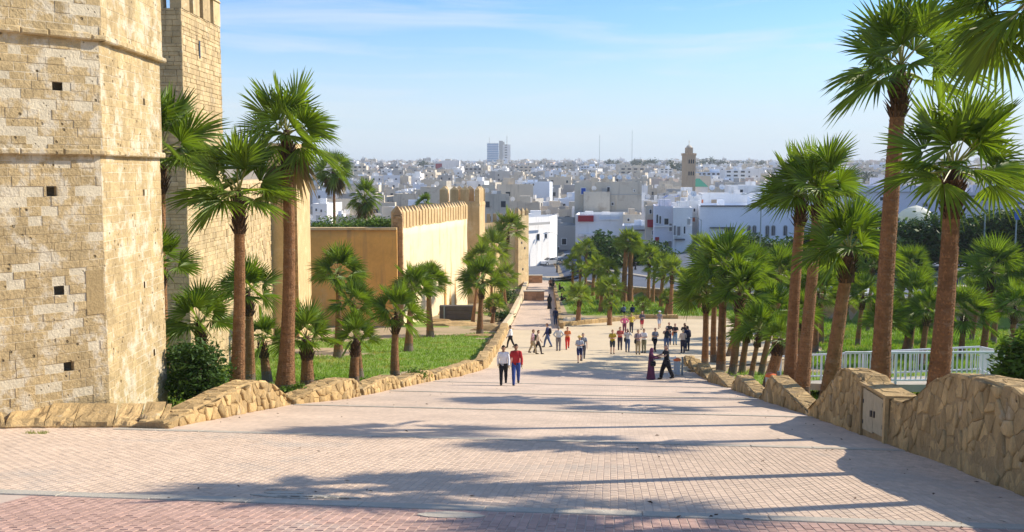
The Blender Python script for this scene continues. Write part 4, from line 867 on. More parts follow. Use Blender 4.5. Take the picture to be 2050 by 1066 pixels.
# ------------------------------------------------------------------ houses and the city
def wallmat(n_, c, **k): return mk(n_, c, namt=.12, nscale=.25, bump=.15, bscale=2, fine=.08, **k)
W_ = dict(white=wallmat('white_wall', (.82, .81, .79), streak=(.55, .53, .5)), cream=wallmat('cream_wall', (.66, .58, .46), streak=(.4, .34, .26)), blue=wallmat('bluish_wall', (.68, .72, .78)), grey=wallmat('grey_wall', (.42, .41, .39)), pink=wallmat('pinkish_wall', (.58, .48, .41)),
          lav=wallmat('lavender_wall', (.70, .69, .74)), old=wallmat('old_plaster', (.56, .51, .42), patch=(.40, .33, .25), pscale=.6, pthr=.55, streak=(.3, .27, .23)), roof=wallmat('roof_screed', (.40, .37, .34)), brown=wallmat('brown_stone', (.44, .34, .24), streak=(.32, .25, .18)))
RED = flat('red_awning', (.35, .03, .04)); BLUE = flat('blue_paint', (.03, .10, .42)); BAND = flat('dark_band', (.12, .12, .13)); GREEN = flat('green_tiles', (.06, .28, .20)); SHUT = flat('grey_shutter', (.22, .21, .21)); ORNG = flat('orange_wall_paint', (.6, .2, .1))
def bx(px, Y): return (px - 1025) / F * Y
def bz(py, Y): return at(1025, py, Y).z
def house(name, label, x0, x1, yt, Y, dep, mat, windows=(), bands=(), zb=None, par=.5, cat='house', extra=None, skew=0.0):
    X0, X1, zt = bx(x0, Y), bx(x1, Y), bz(yt, Y); zb = zg((X0 + X1) / 2, Y) - .6 if zb is None else zb
    root = thing(name, ((X0 + X1) / 2, Y + dep / 2, zb), label, cat)
    f = [(X0, Y), (X1, Y + skew), (X1 + dep * .12, Y + dep), (X0 + dep * .12, Y + dep)]
    m = MB(); prism(m, f, zb, zt - par); m.build('wall', mat, root)
    m = MB(); th = .28                                  # parapet round the flat roof
    for i in range(4):
        p, q = Vector((*f[i], zt - par)), Vector((*f[(i + 1) % 4], zt - par)); d = q - p; n_ = Vector((-d.y, d.x, 0)).normalized() * th
        m.obox(p + d.normalized() * (.003 if i % 2 else -.0), d * (.999 if i % 2 else 1), n_, (0, 0, par + (.004 if i % 2 else 0)))
    m.build('parapet', mat, root)
    def fy(px): return Y + skew * (px - x0) / (x1 - x0)
    for wd in windows:
        a, t_, b, c = wd[:4]; mt = wd[4] if len(wd) > 4 else T['dark']; arch = len(wd) > 5; yy = fy((a + b) / 2)
        k0, k1, z0, z1 = bx(a, Y), bx(b, Y), bz(c, Y), bz(t_, Y); m = MB()
        m.obox((k0 - .1, yy + .05, z0 - .1), (k1 - k0 + .2, 0, 0), (0, 0, z1 - z0 + .2), (0, -.14, 0)); fr = None
        if not arch:
            fr = m.build('window', W_['white'] if mt is not RED else mat, root)
            m = MB(); m.obox((k0, yy - .1, z0), (k1 - k0, 0, 0), (0, 0, z1 - z0), (0, -.02, 0)); m.build('pane', mt, fr)
            m = MB(); m.obox((k0 - .15, yy - .08, z0 - .2), (k1 - k0 + .3, 0, 0), (0, 0, .1), (0, -.18, 0)); m.build('sill', mat, fr)
        else:
            r = (k1 - k0) / 2; ring = [(k0, yy - .04, z0), (k1, yy - .04, z0)] + [((k0 + k1) / 2 + r * math.cos(q), yy - .04, z1 - r + r * math.sin(q)) for q in [math.pi * i / 8 for i in range(9)]]
            m = MB(); m.add(ring, [tuple(range(11))]); fr = m.build('window', mt, root)
            m = MB(); m.tube([ring[0]] + ring[:1:-1] + [ring[1]], .09, 5); m.build('window_frame', W_['grey'], fr)
            m = MB(); m.obox(((k0 + k1) / 2 - .04, yy - .06, z0), (.08, 0, 0), (0, 0, z1 - z0 - r * .1), (0, -.03, 0)); m.build('mullion', W_['grey'], fr)
    for (a, t_, b, c, mt, pr) in bands:
        m = MB(); m.obox((bx(a, Y), Y + .02, bz(c, Y)), (bx(b, Y) - bx(a, Y), skew * (b - a) / (x1 - x0), 0), (0, 0, bz(t_, Y) - bz(c, Y)), (0, -pr, 0)); m.build('band' if mt is not RED else 'awning', mt, root)
    for i in range(2 if dep > 5 else 1):
        m = MB(); m.box((X0 + (X1 - X0) * U(.2, .8), Y + dep * U(.3, .7), zt - par + .0), (U(1, 2.2), U(1, 2), U(.8, 1.8))); m.build('roof_box', mat, root)
    return root
def dish(px, py, Y, label):
    p = at(px, py, Y); root = thing('satellite_dish', p, label, 'satellite dish', 'satellite dishes on the roofs')
    m = MB(); n = 12; c = Vector((0, -1, .5)).normalized(); a = Vector((1, 0, 0)); b = c.cross(a); vs = []
    for r, dd in ((0, 0), (.3, .05), (.55, .16)):
        for k in range(n): t = 6.2832 * k / n; vs.append(p + Z * .8 + a * r * math.cos(t) + b * r * math.sin(t) + c * dd)
    m.add(vs, [(i * n + k, i * n + (k + 1) % n, (i + 1) * n + (k + 1) % n, (i + 1) * n + k) for i in range(2) for k in range(n)]); m.build('bowl', W_['white'], root)
    m = MB(); m.tube([p, p + Z * .8], .04, 5); m.tube([p + Z * .55, p + Z * .8 + c * .5], .02, 4); m.build('mount', T['grey_metal'], root)
# row of houses facing the street, left to right
house('white_house', 'sunlit white house with one dark window beside the corner tower', 1040, 1104, 437, 178, 14, W_['white'], [(1073, 472, 1081, 484), (1092, 470, 1097, 481)], [(1058, 447, 1104, 452, W_['grey'], .15)], skew=7)
house('grey_house', 'dim grey house in the shaded alley', 1098, 1152, 452, 205, 10, W_['grey'], [(1108, 470, 1116, 480), (1125, 478, 1134, 490), (1112, 495, 1120, 505)], [(1104, 500, 1148, 506, BAND, 1.2), (1106, 520, 1146, 524, RED, 1.4)])
house('old_house', 'large weathered beige house with one blue window and a sloped parapet line', 1150, 1284, 365, 215, 12, W_['old'], [(1163, 377, 1172, 389, BLUE), (1169, 410, 1175, 420), (1215, 375, 1220, 386), (1207, 407, 1215, 416, SHUT), (1224, 406, 1228, 411), (1268, 380, 1270, 384)], [(1196, 389, 1284, 391, W_['grey'], .12), (1152, 422, 1284, 427, W_['grey'], .5), (1184, 366, 1190, 424, W_['cream'], .2), (1232, 391, 1234, 424, W_['cream'], .12)])
house('white_house', 'low white building with dark red awning below the weathered beige house', 1152, 1250, 430, 200, 12, W_['white'], [(1200, 434, 1240, 439, W_['blue'])], [(1157, 432, 1188, 444, RED, .5), (1158, 468, 1246, 473, W_['white'], 1.3)])
house('beige_house', 'small beige house with one window beside the low white building', 1247, 1284, 430, 198, 10, W_['cream'], [(1256, 438, 1260, 443), (1278, 440, 1281, 448)])
house('blue_house', 'pale blue garden wall and shed behind the dark round trees', 1246, 1315, 452, 190, 8, W_['blue'], [(1292, 466, 1300, 476)], [(1246, 460, 1310, 462, BAND, .6)])
house('white_house', 'sunlit cream corner house with red awnings', 1292, 1316, 412, 182, 9, W_['cream'], [(1300, 420, 1304, 428), (1306, 462, 1312, 470)], [(1296, 440, 1310, 455, RED, .8)])
house('white_house', 'white three-storey house with scattered dark windows, left wing', 1310, 1348, 413, 172, 11, W_['lav'], [(1314, 430, 1317, 447), (1320, 433, 1323, 448), (1330, 438, 1338, 450), (1340, 448, 1345, 463, SHUT), (1331, 484, 1338, 496), (1339, 483, 1345, 497, SHUT), (1312, 475, 1320, 488, RED)], [(1310, 452, 1345, 455, W_['white'], .4)])
house('white_house', 'white three-storey house with shuttered windows, right wing behind the lamp', 1348, 1386, 416, 170, 11, W_['white'], [(1349, 452, 1353, 471, SHUT), (1356, 454, 1362, 472, SHUT), (1369, 454, 1372, 468), (1376, 436, 1382, 450, W_['grey']), (1371, 514, 1378, 526), (1380, 518, 1384, 530)], [(1351, 478, 1370, 481, BAND, 1.0)])
house('white_house', 'tall narrow white stair house above the small-windowed house', 1372, 1402, 402, 176, 9, W_['white'], [(1388, 418, 1391, 424), (1386, 436, 1391, 444, ORNG)])
house('white_house', 'long bluish white house with pairs of arched windows and dark roof band', 1400, 1600, 412, 172, 14, wallmat('pale_blue_wall', (.80, .83, .87)), [(1496, 452, 1503, 472, T['dark'], 1), (1507, 452, 1514, 473, T['dark'], 1), (1533, 452, 1540, 477, T['dark'], 1), (1545, 452, 1552, 472, T['dark'], 1), (1569, 452, 1576, 472, T['dark'], 1), (1453, 458, 1465, 473), (1566, 409, 1580, 419, SHUT)], [(1402, 411.5, 1600, 414, BAND, .3), (1421, 455, 1469, 457.5, BAND, .7), (1504, 401, 1600, 403, BAND, .3)])
house('white_house', 'white roof terrace house behind the arched-window house', 1404, 1512, 388, 186, 10, W_['white'], [(1403.5, 400, 1407, 411, ORNG), (1423, 400, 1441, 411, W_['brown'])])
house('white_house', 'upper white house with long blank wall under the right palm crowns', 1460, 1620, 372, 205, 12, W_['white'], [(1480, 380, 1486, 388)])
house('blue_house', 'bluish upper storey with small air conditioner at the right end', 1506, 1604, 396, 176, 8, W_['blue'], [(1560, 405, 1578, 417, SHUT)])
house('lavender_house', 'long lavender white wall with round window behind the thick palms', 1700, 1905, 372, 165, 14, W_['lav'], [(1846, 406, 1856, 414, T['dark'], 1), (1760, 395, 1768, 402)], [(1700, 384, 1905, 386, W_['grey'], .3)])
house('yellow_house', 'small yellowish roof house above the lavender wall', 1806, 1832, 361, 172, 7, W_['cream'], [(1812, 368, 1815, 373)])
house('lavender_house', 'low pale house with gabled rooflet between thick palm and lamp post', 1930, 2024, 385, 160, 12, W_['lav'], [(1962, 395, 1975, 402), (1990, 398, 2000, 404)], [(1930, 392, 2024, 394, BAND, .3)])
house('blue_house', 'blue-striped white house at the right edge', 2022, 2090, 355, 152, 12, W_['lav'], [(2029, 371, 2041, 377, BLUE)], [(2022, 404, 2070, 409, BLUE, .3), (2022, 358, 2070, 361, ORNG, .2)])
house('white_house', 'pale house glimpsed between the twin palms and the tallest palm', 1612, 1720, 385, 178, 12, W_['white'], [(1640, 398, 1648, 406), (1668, 396, 1676, 404)])
house('white_house', 'bright white house with row of windows seen over the cream wall', 792, 842, 383, 300, 14, W_['white'], [(800 + i * 9, 391, 804 + i * 9, 396) for i in range(5)])
house('white_house', 'white house seen between orange wall and skirted palm', 626, 655, 408, 230, 12, W_['white'], [(632, 418, 635, 423), (642, 420, 645, 425), (640, 440, 643, 446)])
house('white_house', 'wide blank white wall house in the middle of the old town', 1046, 1100, 365, 330, 12, W_['blue'], [(1050 + i * 8, 360 + 8, 1053 + i * 8, 372) for i in range(3)])
house('yellow_house', 'pale yellow house left of the blank white wall', 1018, 1048, 375, 310, 12, W_['cream'], [(1028, 381, 1032, 384)])
for q in ((1187, 358, 216, 'dish on the weathered beige house, leftmost'), (1205, 362, 216, 'dish on the weathered beige house, second from left'), (1221, 363, 216, 'dish on the weathered beige house, third from left'), (1258, 363, 216, 'dish on the weathered beige house, near its right end'), (1240, 363, 218, 'dish on the weathered beige house, fourth from left'), (1165, 364, 216, 'dish on the weathered beige house above the blue window'), (1388, 398, 176, 'dark-mounted dish on the narrow stair house'), (1580, 398, 178, 'dish on the bluish upper storey'), (1425, 385, 190, 'dish on the white roof terrace, left'), (1445, 384, 190, 'dish on the white roof terrace, right')): dish(*q)
# awnings and a parasol on the roofs
p = at(1345, 402, 172); root = thing('blue_tarpaulin', p, 'bright blue tarpaulin slung over a white roof terrace', 'tarpaulin'); m = MB()
for i in range(5):
    for j in range(3): q = p + Vector((-1.3 + i * .65, j * .8, .5 + .25 * math.sin(i * 1.4) + .12 * i)); m.v.append(tuple(q))
for i in range(4):
    for j in range(2): a = i * 3 + j; m.f.append((a, a + 3, a + 4, a + 1)); m.m.append(0)
m.build('sheet', BLUE, root, smooth=True); m = MB()
for dx, dy in ((-1.3, 0), (1.3, 0), (-1.3, 1.6), (1.3, 1.6)): m.tube([p + Vector((dx, dy, -1)), p + Vector((dx, dy, .95 if dx > 0 else .5))], .03, 5)
m.build('poles', T['grey_metal'], root)
p = at(1833, 440, 132); p.z = zg(p.x, p.y) + 0; h = at(1833, 441, 132).z
root = thing('white_parasol', p, 'big white dome parasol among the clipped dark trees', 'parasol'); n = 16; rs = [(2.45, 0), (2.3, .55), (1.8, 1.15), (1.0, 1.65), (.08, 1.95)]; m = MB()
for r, dz in rs:
    for k in range(n): a = 6.2832 * k / n; m.v.append((p.x + r * math.cos(a) * (1 if k % 2 else .96), p.y + r * math.sin(a) * (1 if k % 2 else .96), h + dz))
for i in range(4):
    for k in range(n): m.f.append((i * n + k, i * n + (k + 1) % n, (i + 1) * n + (k + 1) % n, (i + 1) * n + k)); m.m.append(0)
m.build('canopy', mk('parasol_cloth', (.8, .8, .78), namt=.05, bump=0, transl=.3), root); m = MB(); m.tube([p, Vector((p.x, p.y, h + 2.05))], .05, 6); m.build('pole', T['grey_metal'], root)
# arch ring of a distant gateway
p = at(997, 416, 250); root = thing('stone_arch', (p.x, p.y, zg(p.x, p.y)), 'dark round stone arch standing above the far merlons', 'arch'); m = MB(); th = 1.7
for a0 in range(14):
    q0, q1 = math.pi * a0 / 14, math.pi * (a0 + .96) / 14; m = MB(); vs = []
    for dy in (0, 1.2):
        for q, r in ((q0, 1.75), (q0, 2.3), (q1, 2.3), (q1, 1.75)): vs.append((p.x + r * math.cos(q), p.y + dy, p.z + 1.2 + r * math.sin(q)))
    m.add(vs, [(0, 1, 2, 3), (7, 6, 5, 4), (0, 4, 5, 1), (1, 5, 6, 2), (2, 6, 7, 3), (3, 7, 4, 0)]); m.build('voussoir', T['palmgrey'], root)
m = MB(); m.box((p.x, p.y + .6, zg(p.x, p.y)), (5.4, 1.6, p.z + 1.2 - zg(p.x, p.y))); m.build('base_wall', W_['grey'], root)
# minaret
Y = 330; X = bx(1377, Y); zt = bz(312, Y); root = thing('minaret', (X, Y, -18), 'square brown stone minaret with small lantern, rising over the old town', 'minaret'); hw = 1.65
m = MB(); m.box((X, Y, -18), (2 * hw, 2 * hw, zt + 18), .35); m.build('shaft', W_['brown'], root)
m = MB(); m.box((X, Y, zt), (2 * hw + .3, 2 * hw + .3, .35), .35)
for i in range(5):
    for sx, sy in ((1, 0), (-1, 0), (0, 1), (0, -1)):
        o_ = (i - 2) * .82; dx, dy = (hw * sx + o_ * abs(sy), hw * sy + o_ * abs(sx)); c, s_ = math.cos(.35), math.sin(.35); m.box((X + dx * c - dy * s_, Y + dx * s_ + dy * c, zt + .35), (.42, .42, .45), .35, top=.5)
m.build('battlement', W_['brown'], root)
zl = bz(296, Y); m = MB(); m.box((X, Y, zt + .35), (1.9, 1.9, zl - zt - .35), .35); lan = m.build('lantern', W_['brown'], root)
m = MB(); m.ball((X, Y, zl), (.95, .95, .85), 12, 8); m.build('dome', W_['cream'], lan); m = MB(); m.tube([(X, Y, zl + .8), (X, Y, zl + 2.4)], .05, 5); [m.ball((X, Y, zl + q), .14, 6, 4) for q in (1.1, 1.6, 2.0)]; m.build('finial', W_['cream'], lan)
for z in (zt - 2.6, zt - 6.5):
    for o_ in (-.8, 0, .8):
        c, s_ = math.cos(.35), math.sin(.35); dx, dy = o_, -hw - .02; m = MB(); cx, cy = X + dx * c - dy * s_, Y + dx * s_ + dy * c
        u = Vector((c, s_, 0)); ring = [Vector((cx, cy, z)) + u * a + Z * b for a, b in ((-.26, 0), (.26, 0), (.26, 1.0), (.14, 1.3), (0, 1.42), (-.14, 1.3), (-.26, 1.0))]; m.add(ring, [tuple(range(7))]); m.build('blind_window', T['dark'], root)
X2 = bx(1398, 335); m = MB(); zr = bz(374, 335); m.add([(X2 - 2.6, 332, zr), (X2 + 2.6, 332, zr), (X2 + 2.6, 338, zr), (X2 - 2.6, 338, zr), (X2 - .9, 335, zr + 2.7), (X2 + .2, 335, zr + 2.7)], [(0, 1, 5, 4), (1, 2, 5), (2, 3, 4, 5), (3, 0, 4)])
root = thing('mosque_hall', (X2, 335, -18), 'green tiled hipped roof of the hall beside the minaret', 'mosque'); m.build('roof', GREEN, root); m = MB(); m.box((X2, 335, -18), (5, 5.6, zr + 18)); m.build('wall', W_['white'], root)
# tall twin-slab tower block on the skyline
Y = 2200; root = thing('tower_block', (bx(998, Y), Y, 8), 'tall blue-glass and white twin-slab tower block on the skyline', 'tower block')
GL = mk('blue_glass', (.22, .36, .55), namt=.05, rough=.2, bump=0, spec=.6); zt = bz(288, Y)
m = MB(); m.box((bx(987, Y), Y, 8), (25, 20, zt - 8)); gs = m.build('glass_slab', GL, root)
for i in range(11): m = MB(); m.box((bx(987, Y), Y - 10.2, 12 + i * 5), (25.4, .6, .9)); m.build('floor_band', W_['blue'], gs)
m = MB(); m.box((bx(1012, Y), Y + 6, 8), (22, 20, bz(290, Y) - 8)); ws = m.build('white_slab', W_['white'], root)
for i in range(9): m = MB(); m.box((bx(1013, Y), Y - 4.4, 14 + i * 5.5), (5, .6, 2.2)); m.build('window', T['dark'], ws)
m = MB(); m.box((bx(1003, Y), Y + 2, 8), (8, 18, zt - 2)); m.build('stair_core', W_['grey'], root)
m = MB(); m.box((bx(1006, Y), Y + 4, zt - 2), (9, 9, 6)); m.tube([(bx(1015, Y), Y, zt - 4), (bx(1015, Y), Y, zt + 17)], [.9, .5], 6); m.tube([(bx(980, Y), Y, zt - 2), (bx(980, Y), Y, zt + 14)], [.5, .3], 6); m.build('roof_mast', W_['grey'], root)
Y = 1100; root = thing('apartment_block', (bx(895, Y), Y, -6), 'white stepped apartment block with one dark red panel on the left skyline', 'building')
m = MB(); m.box((bx(904, Y), Y, -10), (19, 16, bz(322, Y) + 10)); m.box((bx(880, Y), Y + 2, -10), (9, 16, bz(324, Y) + 10)); m.box((bx(861, Y), Y, -10), (11, 14, bz(331, Y) + 10)); m.build('wall', W_['white'], root)
m = MB(); m.box((bx(880, Y), Y - 6.4, bz(345, Y)), (7, .8, bz(328, Y) - bz(345, Y))); m.build('red_panel', RED, root)
for i in range(3):
    m = MB(); m.box((bx(861, Y), Y - 7.1, bz(345, Y) + i * 2.6), (10, .3, 1.1)); m.build('window_band', T['dark'], root)
for px, yt, lb in ((1200, 270, 'thin radio mast on the skyline, left one'), (1265, 260, 'thin radio mast on the skyline, right one')):
    p = at(px, 330, 1500); h = at(px, yt, 1500).z; m = MB(); m.tube([(p.x, p.y, p.z - 6), (p.x, p.y, h)], [.35, .2], 4)
    for z in range(int(p.z), int(h), 6): m.box((p.x, p.y, z), (.9, .9, .25))
    solo(m, 'radio_mast', (p.x, p.y, p.z - 6), T['grey_metal'], lb, 'mast')
def block(x0, x1, yt, yb, Y, mat, label, rows, cols_):
    root = thing('apartment_block', (bx((x0 + x1) / 2, Y), Y, bz(yb, Y) - 6), label, 'building', 'larger blocks in the far city'); w_ = bx(x1, Y) - bx(x0, Y); m = MB(); zt = bz(yt, Y); zb = bz(yb, Y)
    m.box((bx((x0 + x1) / 2, Y), Y + 6, zb - 8), (w_, 12, zt - zb + 8)); m.box((bx((x0 + x1) / 2, Y) + w_ * .2, Y + 7, zt), (w_ * .3, 6, 2)); m.build('wall', mat, root)
    for r in range(rows):
        for c in range(cols_):
            ww = w_ / cols_; m = MB(); m.box((bx(x0, Y) + ww * (c + .5), Y - .05, zb + (zt - zb) * (r + .35) / rows), (ww * .55, .3, (zt - zb) / rows * .42)); m.build('window', T['dark'], root)
for q in ((1450, 1492, 341, 364, 620, W_['white'], 'bright white block with three window bands right of the minaret', 3, 3), (1394, 1450, 345, 362, 640, W_['blue'], 'bluish long block right of the minaret', 2, 6), (1162, 1196, 333, 348, 900, W_['blue'], 'pale blue block with grid of windows on the skyline', 3, 6), (1320, 1345, 338, 352, 800, W_['white'], 'white stepped block left of the minaret', 3, 3), (1240, 1290, 336, 356, 850, W_['cream'], 'cream block left of the skyline trees', 3, 4),
          (1100, 1130, 332, 348, 950, W_['grey'], 'dark grey block near the middle of the skyline', 3, 3), (1755, 1775, 330, 352, 900, W_['blue'], 'slim pale block beside the tallest palm trunk', 5, 3), (1640, 1720, 340, 352, 1000, W_['white'], 'low white block on the right skyline', 2, 6), (930, 965, 336, 350, 900, W_['grey'], 'grey block left of the tower block', 2, 4), (1030, 1085, 333, 345, 1100, W_['cream'], 'long cream block right of the tower block', 2, 6), (1400, 1440, 334, 344, 1000, W_['white'], 'white block under the skyline trees', 2, 4),
          (700, 735, 332, 346, 900, W_['cream'], 'cream block on the far left skyline', 2, 4), (760, 800, 333, 346, 950, W_['grey'], 'grey block on the left skyline', 2, 4)): block(*q)
# the dense old town
HC = ['white', 'white', 'white', 'old', 'grey', 'cream', 'cream', 'cream', 'grey', 'grey', 'old', 'blue', 'pink', 'old']
NMC = dict(white='white', cream='cream', grey='grey', old='buff', blue='bluish white', pink='pinkish')
cands = []
Y = 222.0
while Y < 2600:
    pxv = 596.0
    while pxv < 2075:
        w_ = U(5, 11) * (1 + Y / 2600) * .82; h = U(5, 11) * (1 + Y / 4500) * (1.25 if RND.random() < .1 else 1); cands.append((Y + U(-.035, .035) * Y, pxv, w_, h)); pxv += (w_ * U(.92, 1.35)) / Y * F
    Y *= 1.075
def town(m, mw, X, Y, zb, w_, d_, h, rz, windows=True):
    m.box((X, Y, zb), (w_, d_, h), rz, 0, bottom=False)
    C_, S_ = math.cos(rz), math.sin(rz)
    def loc(x, y): return X + x * C_ - y * S_, Y + x * S_ + y * C_
    for (x, y, a, b) in ((0, -d_ / 2 + .12, w_ - .003, .24), (0, d_ / 2 - .12, w_ - .003, .24), (-w_ / 2 + .12, 0, .24, d_ - .49), (w_ / 2 - .12, 0, .24, d_ - .49)): m.box((*loc(x, y), zb + h), (a, b, .75), rz, 0, bottom=False)
    if RND.random() < .75: m.box((*loc(U(-.25, .25) * w_, U(-.1, .25) * d_), zb + h), (w_ * U(.25, .45), d_ * U(.25, .4), U(1.6, 2.9)), rz, 0, bottom=False)
    for _ in range(RND.randrange(1, 4)): a = U(.6, 1.5); m.box((*loc(U(-.38, .38) * w_, U(-.38, .3) * d_), zb + h), (a, U(.6, 1.5), U(.7, 1.9)), rz, RND.choice((0, 2, 2, 3)), bottom=False)
    if RND.random() < .6: x, y = loc(U(-.3, .3) * w_, -.3 * d_); r = U(.4, .6) * (1 + Y / 900); m.add([(x + r * math.cos(a), y - .25 * r * math.sin(a), zb + h + .9 + r + r * math.sin(a)) for a in [.785 * q for q in range(8)]], [tuple(range(8))], 3); m.box((x, y + .05, zb + h), (.12, .12, 1.2), 0, 2)
    q = 1.0 + Y / 1500
    for (fx, n_) in ((0, w_), (1, d_)):
        k = max(1, int(n_ / (2.6 * q))); 
        for st_ in range(3):
            for i in range(k):
                if RND.random() < .35: continue
                o_ = (i + .5) / k * n_ - n_ / 2 + U(-.3, .3); z = zb + h - 2.1 - st_ * 2.9; ww, hh = U(.35, .6) * q, U(.9, 1.5)
                if z < zb + .5: continue
                if fx == 0: m.box((*loc(o_, -d_ / 2 - .02), z), (2 * ww * .8, .12, hh), rz, 1)
                else: m.box((*loc(w_ / 2 + .02, o_), z), (.12, 2 * ww * .8, hh), rz, 1)
def where(px, Y):
    a = [(700, 'left above the orange wall'), (790, 'above the orange wall'), (880, 'above the cream wall'), (975, 'behind the gate tower'), (1060, 'above the stone arch'), (1150, 'above the shaded alley'), (1225, 'behind the blue-windowed house'), (1300, 'right of the blue-windowed house'), (1366, 'left of the minaret'), (1450, 'right of the minaret'), (1600, 'above the arched-window house'), (1780, 'behind the twin palms'), (1920, 'behind the thick palms'), (9999, 'near the right edge')]
    return ('in the first rows ' if Y < 270 else 'in the middle rows ' if Y < 340 else 'in the rear rows ') + next(t for q, t in a if px < q)
far = {}
cnt = 0
for (Y, pxv, w_, h) in sorted(cands):
    X = bx(pxv, Y) + w_ / 2; zb = zg(X, Y) - .8; px1 = 1025 + X / Y * F
    if X > 25 and Y < 235: continue
    d_ = w_ * U(.7, 1.1); rz = U(-.5, .5); c = RND.choice(HC)
    hidden = (px1 < 612) or (px1 < 640 and Y > 240 and RND.random() < .7)
    if hidden: continue
    if cnt < 290:
        m = MB(); town(m, None, X, Y, zb, w_, d_, h, rz); cnt += 1
        solo(m, 'town_house', (X, Y, zb), [W_[c], T['dark'], W_['grey'], W_['white']], 'small ' + NMC[c] + ' flat-roofed house ' + where(px1, Y), 'house', NMC[c] + ' houses of the old town')
    else:
        m = far.setdefault(c, MB()); town(m, None, X, Y, zb, w_, d_, h, rz)
mats_ = sorted(far); m = MB()
for i, c in enumerate(mats_):
    f_ = far[c]; b = len(m.v); m.v += f_.v; m.f += [tuple(b + q for q in f) for f in f_.f]; m.m += [{0: i, 1: len(mats_), 2: len(mats_) + 1, 3: len(mats_) + 2}[q] for q in f_.m]
props(m.build('distant_city', [W_[c] for c in mats_] + [T['dark'], W_['grey'], W_['white']], kind='stuff'), 'mass of tiny white and grey houses of the far city', 'city')
# trees along the skyline and between the roofs
k = 0
for (px, y, Y, r, h, lb) in ((1226, 329, 1400, 11, 8, 'first dark tree from the left on the skyline'), (1240, 330, 1420, 10, 6, 'second dark tree on the skyline'), (1275, 328, 1400, 13, 7, 'round tree left of the minaret on the skyline'), (1312, 327, 1450, 18, 6, 'broad flat tree near the minaret on the skyline'), (1353, 335, 1000, 12, 11, 'tall dark tree mass touching the minaret'), (1398, 330, 1400, 14, 7, 'tree just right of the minaret'), (1418, 326, 1450, 12, 8, 'taller tree right of the minaret'), (1445, 329, 1450, 12, 6, 'third tree right of the minaret'), (1488, 331, 1500, 16, 6, 'flat tree before the palm crowns on the skyline'), (1530, 331, 1500, 14, 6, 'tree behind the left twin palm crown'),
                             (1700, 360, 620, 9, 7, 'dark tree group left of the tallest trunk'), (1735, 362, 600, 7, 6, 'dark tree touching the tallest trunk'), (1775, 364, 600, 7, 5, 'tree right of the tallest trunk'), (1860, 358, 700, 11, 5, 'tree under the thick palm crown'), (1925, 352, 750, 10, 5, 'tree right of the thick palm crown'), (1085, 326, 1700, 5, 9, 'pointed conifer on the skyline right of the tower block'), (965, 331, 1600, 6, 6, 'small tree left of the tower block'), (845, 329, 1300, 9, 5, 'tree on the left skyline'), (1130, 331, 1500, 10, 4, 'low tree in the middle skyline'), (1015, 368, 420, 3, 2.2, 'small green tree between old town roofs')):
    c = at(px, y, Y); bl = [(c.x + U(-.6, .6) * r, c.y + U(-.3, .3) * r, c.z + U(-.35, .3) * h, r * U(.45, .62), h * U(.5, .68)) for _ in range(5)]
    leaf_tree('skyline_tree', lb, 'tree', (c.x, c.y, zg(c.x, c.y) - .5), bl, 700, r * .09, T['leaf_far'], .5, 'trees of the far city')
# ------------------------------------------------------------------ white railings and footbridge
def railing(label, a, b, h=1.1, sp=.17):
    a, b = Vector(a), Vector(b); root = thing('railing', a, label, 'railing', 'white railings of the footbridge'); d = b - a; n = int(d.length / sp); u = d.normalized()
    for z, hh in ((h - .07, .07), (.1, .05)): m = MB(); m.obox(a + Z * z - u.cross(Z) * .04, d, u.cross(Z) * .08, Z * hh); m.build('rail', T['white_metal'], root)
    proto = None
    for i in range(n + 1):
        p = a + d * (i / n); post = i % 10 == 0; w_ = .035 if post else .019
        if post: m = MB(); m.box((p.x, p.y, p.z - .15), (w_ * 2, w_ * 2, h + .1)); m.build('post', T['white_metal'], root); continue
        if proto is None: m = MB(); m.box((0, 0, .12), (.044, .022, h - .18)); proto = m.mesh('baluster', T['white_metal'])
        o = bpy.data.objects.new('baluster', proto); finish(o, root); o.location = p - a; o.rotation_euler = (0, 0, math.atan2(d.y, d.x))
    return root
def fz(px, py, Y): return at(px, py, Y)
railing('near white railing behind the thick palm trunks', fz(1690, 769, 33), fz(2006, 768, 33))
railing('far white railing, its bars seen through the near one', fz(1562, 762, 43), fz(1960, 745, 41))
railing('short white railing closing the right end of the footbridge', fz(2006, 768, 33), fz(1962, 746, 41))
m = MB(); q = [fz(1688, 771, 32.9), fz(2010, 770, 32.9), fz(1966, 748, 41.2), fz(1558, 765, 43.2)]; m.add(q + [p - Z * .25 for p in q], [(0, 1, 2, 3), (4, 5, 1, 0), (5, 6, 2, 1), (6, 7, 3, 2), (7, 4, 0, 3), (7, 6, 5, 4)])
m.build('footbridge', T['concrete'], kind='structure')
# ------------------------------------------------------------------ street lamps, bins, bollards
def lamp(px, yt, Y, label, arms=(1,), r=.09):
    X = bx(px, Y); z0 = zg(X, Y); zt = bz(yt, Y); root = thing('street_lamp', (X, Y, z0), label, 'street lamp', 'street lamps')
    m = MB(); m.tube([(X, Y, z0), (X, Y, z0 + (zt - z0) * .5), (X, Y, zt)], [r * 1.3, r, r * .7], 8); m.box((X, Y, z0), (r * 4, r * 4, .3)); m.build('pole', T['grey_metal'], root)
    for s in arms:
        m = MB(); pts = [(X, Y, zt - .2), (X + s * .5, Y, zt + .25), (X + s * 1.3, Y, zt + .4), (X + s * 2.0, Y, zt + .25)]; m.tube(pts, r * .5, 6); ar = m.build('arm', T['grey_metal'], root)
        m = MB(); m.rings([(X + s * 2.2, Y, zt + .1, .38, .15), (X + s * 2.2, Y, zt + .22, .42, .17), (X + s * 2.2, Y, zt + .32, .2, .1)], 10); m.build('lamp_head', T['white_metal'], ar)
    return root
lamp(1523, 392, 128, 'tall lamp post in front of the arched-window house', (-1,))
lamp(1972, 352, 114, 'tall double lamp post right of the thick palm', (-1, 1))
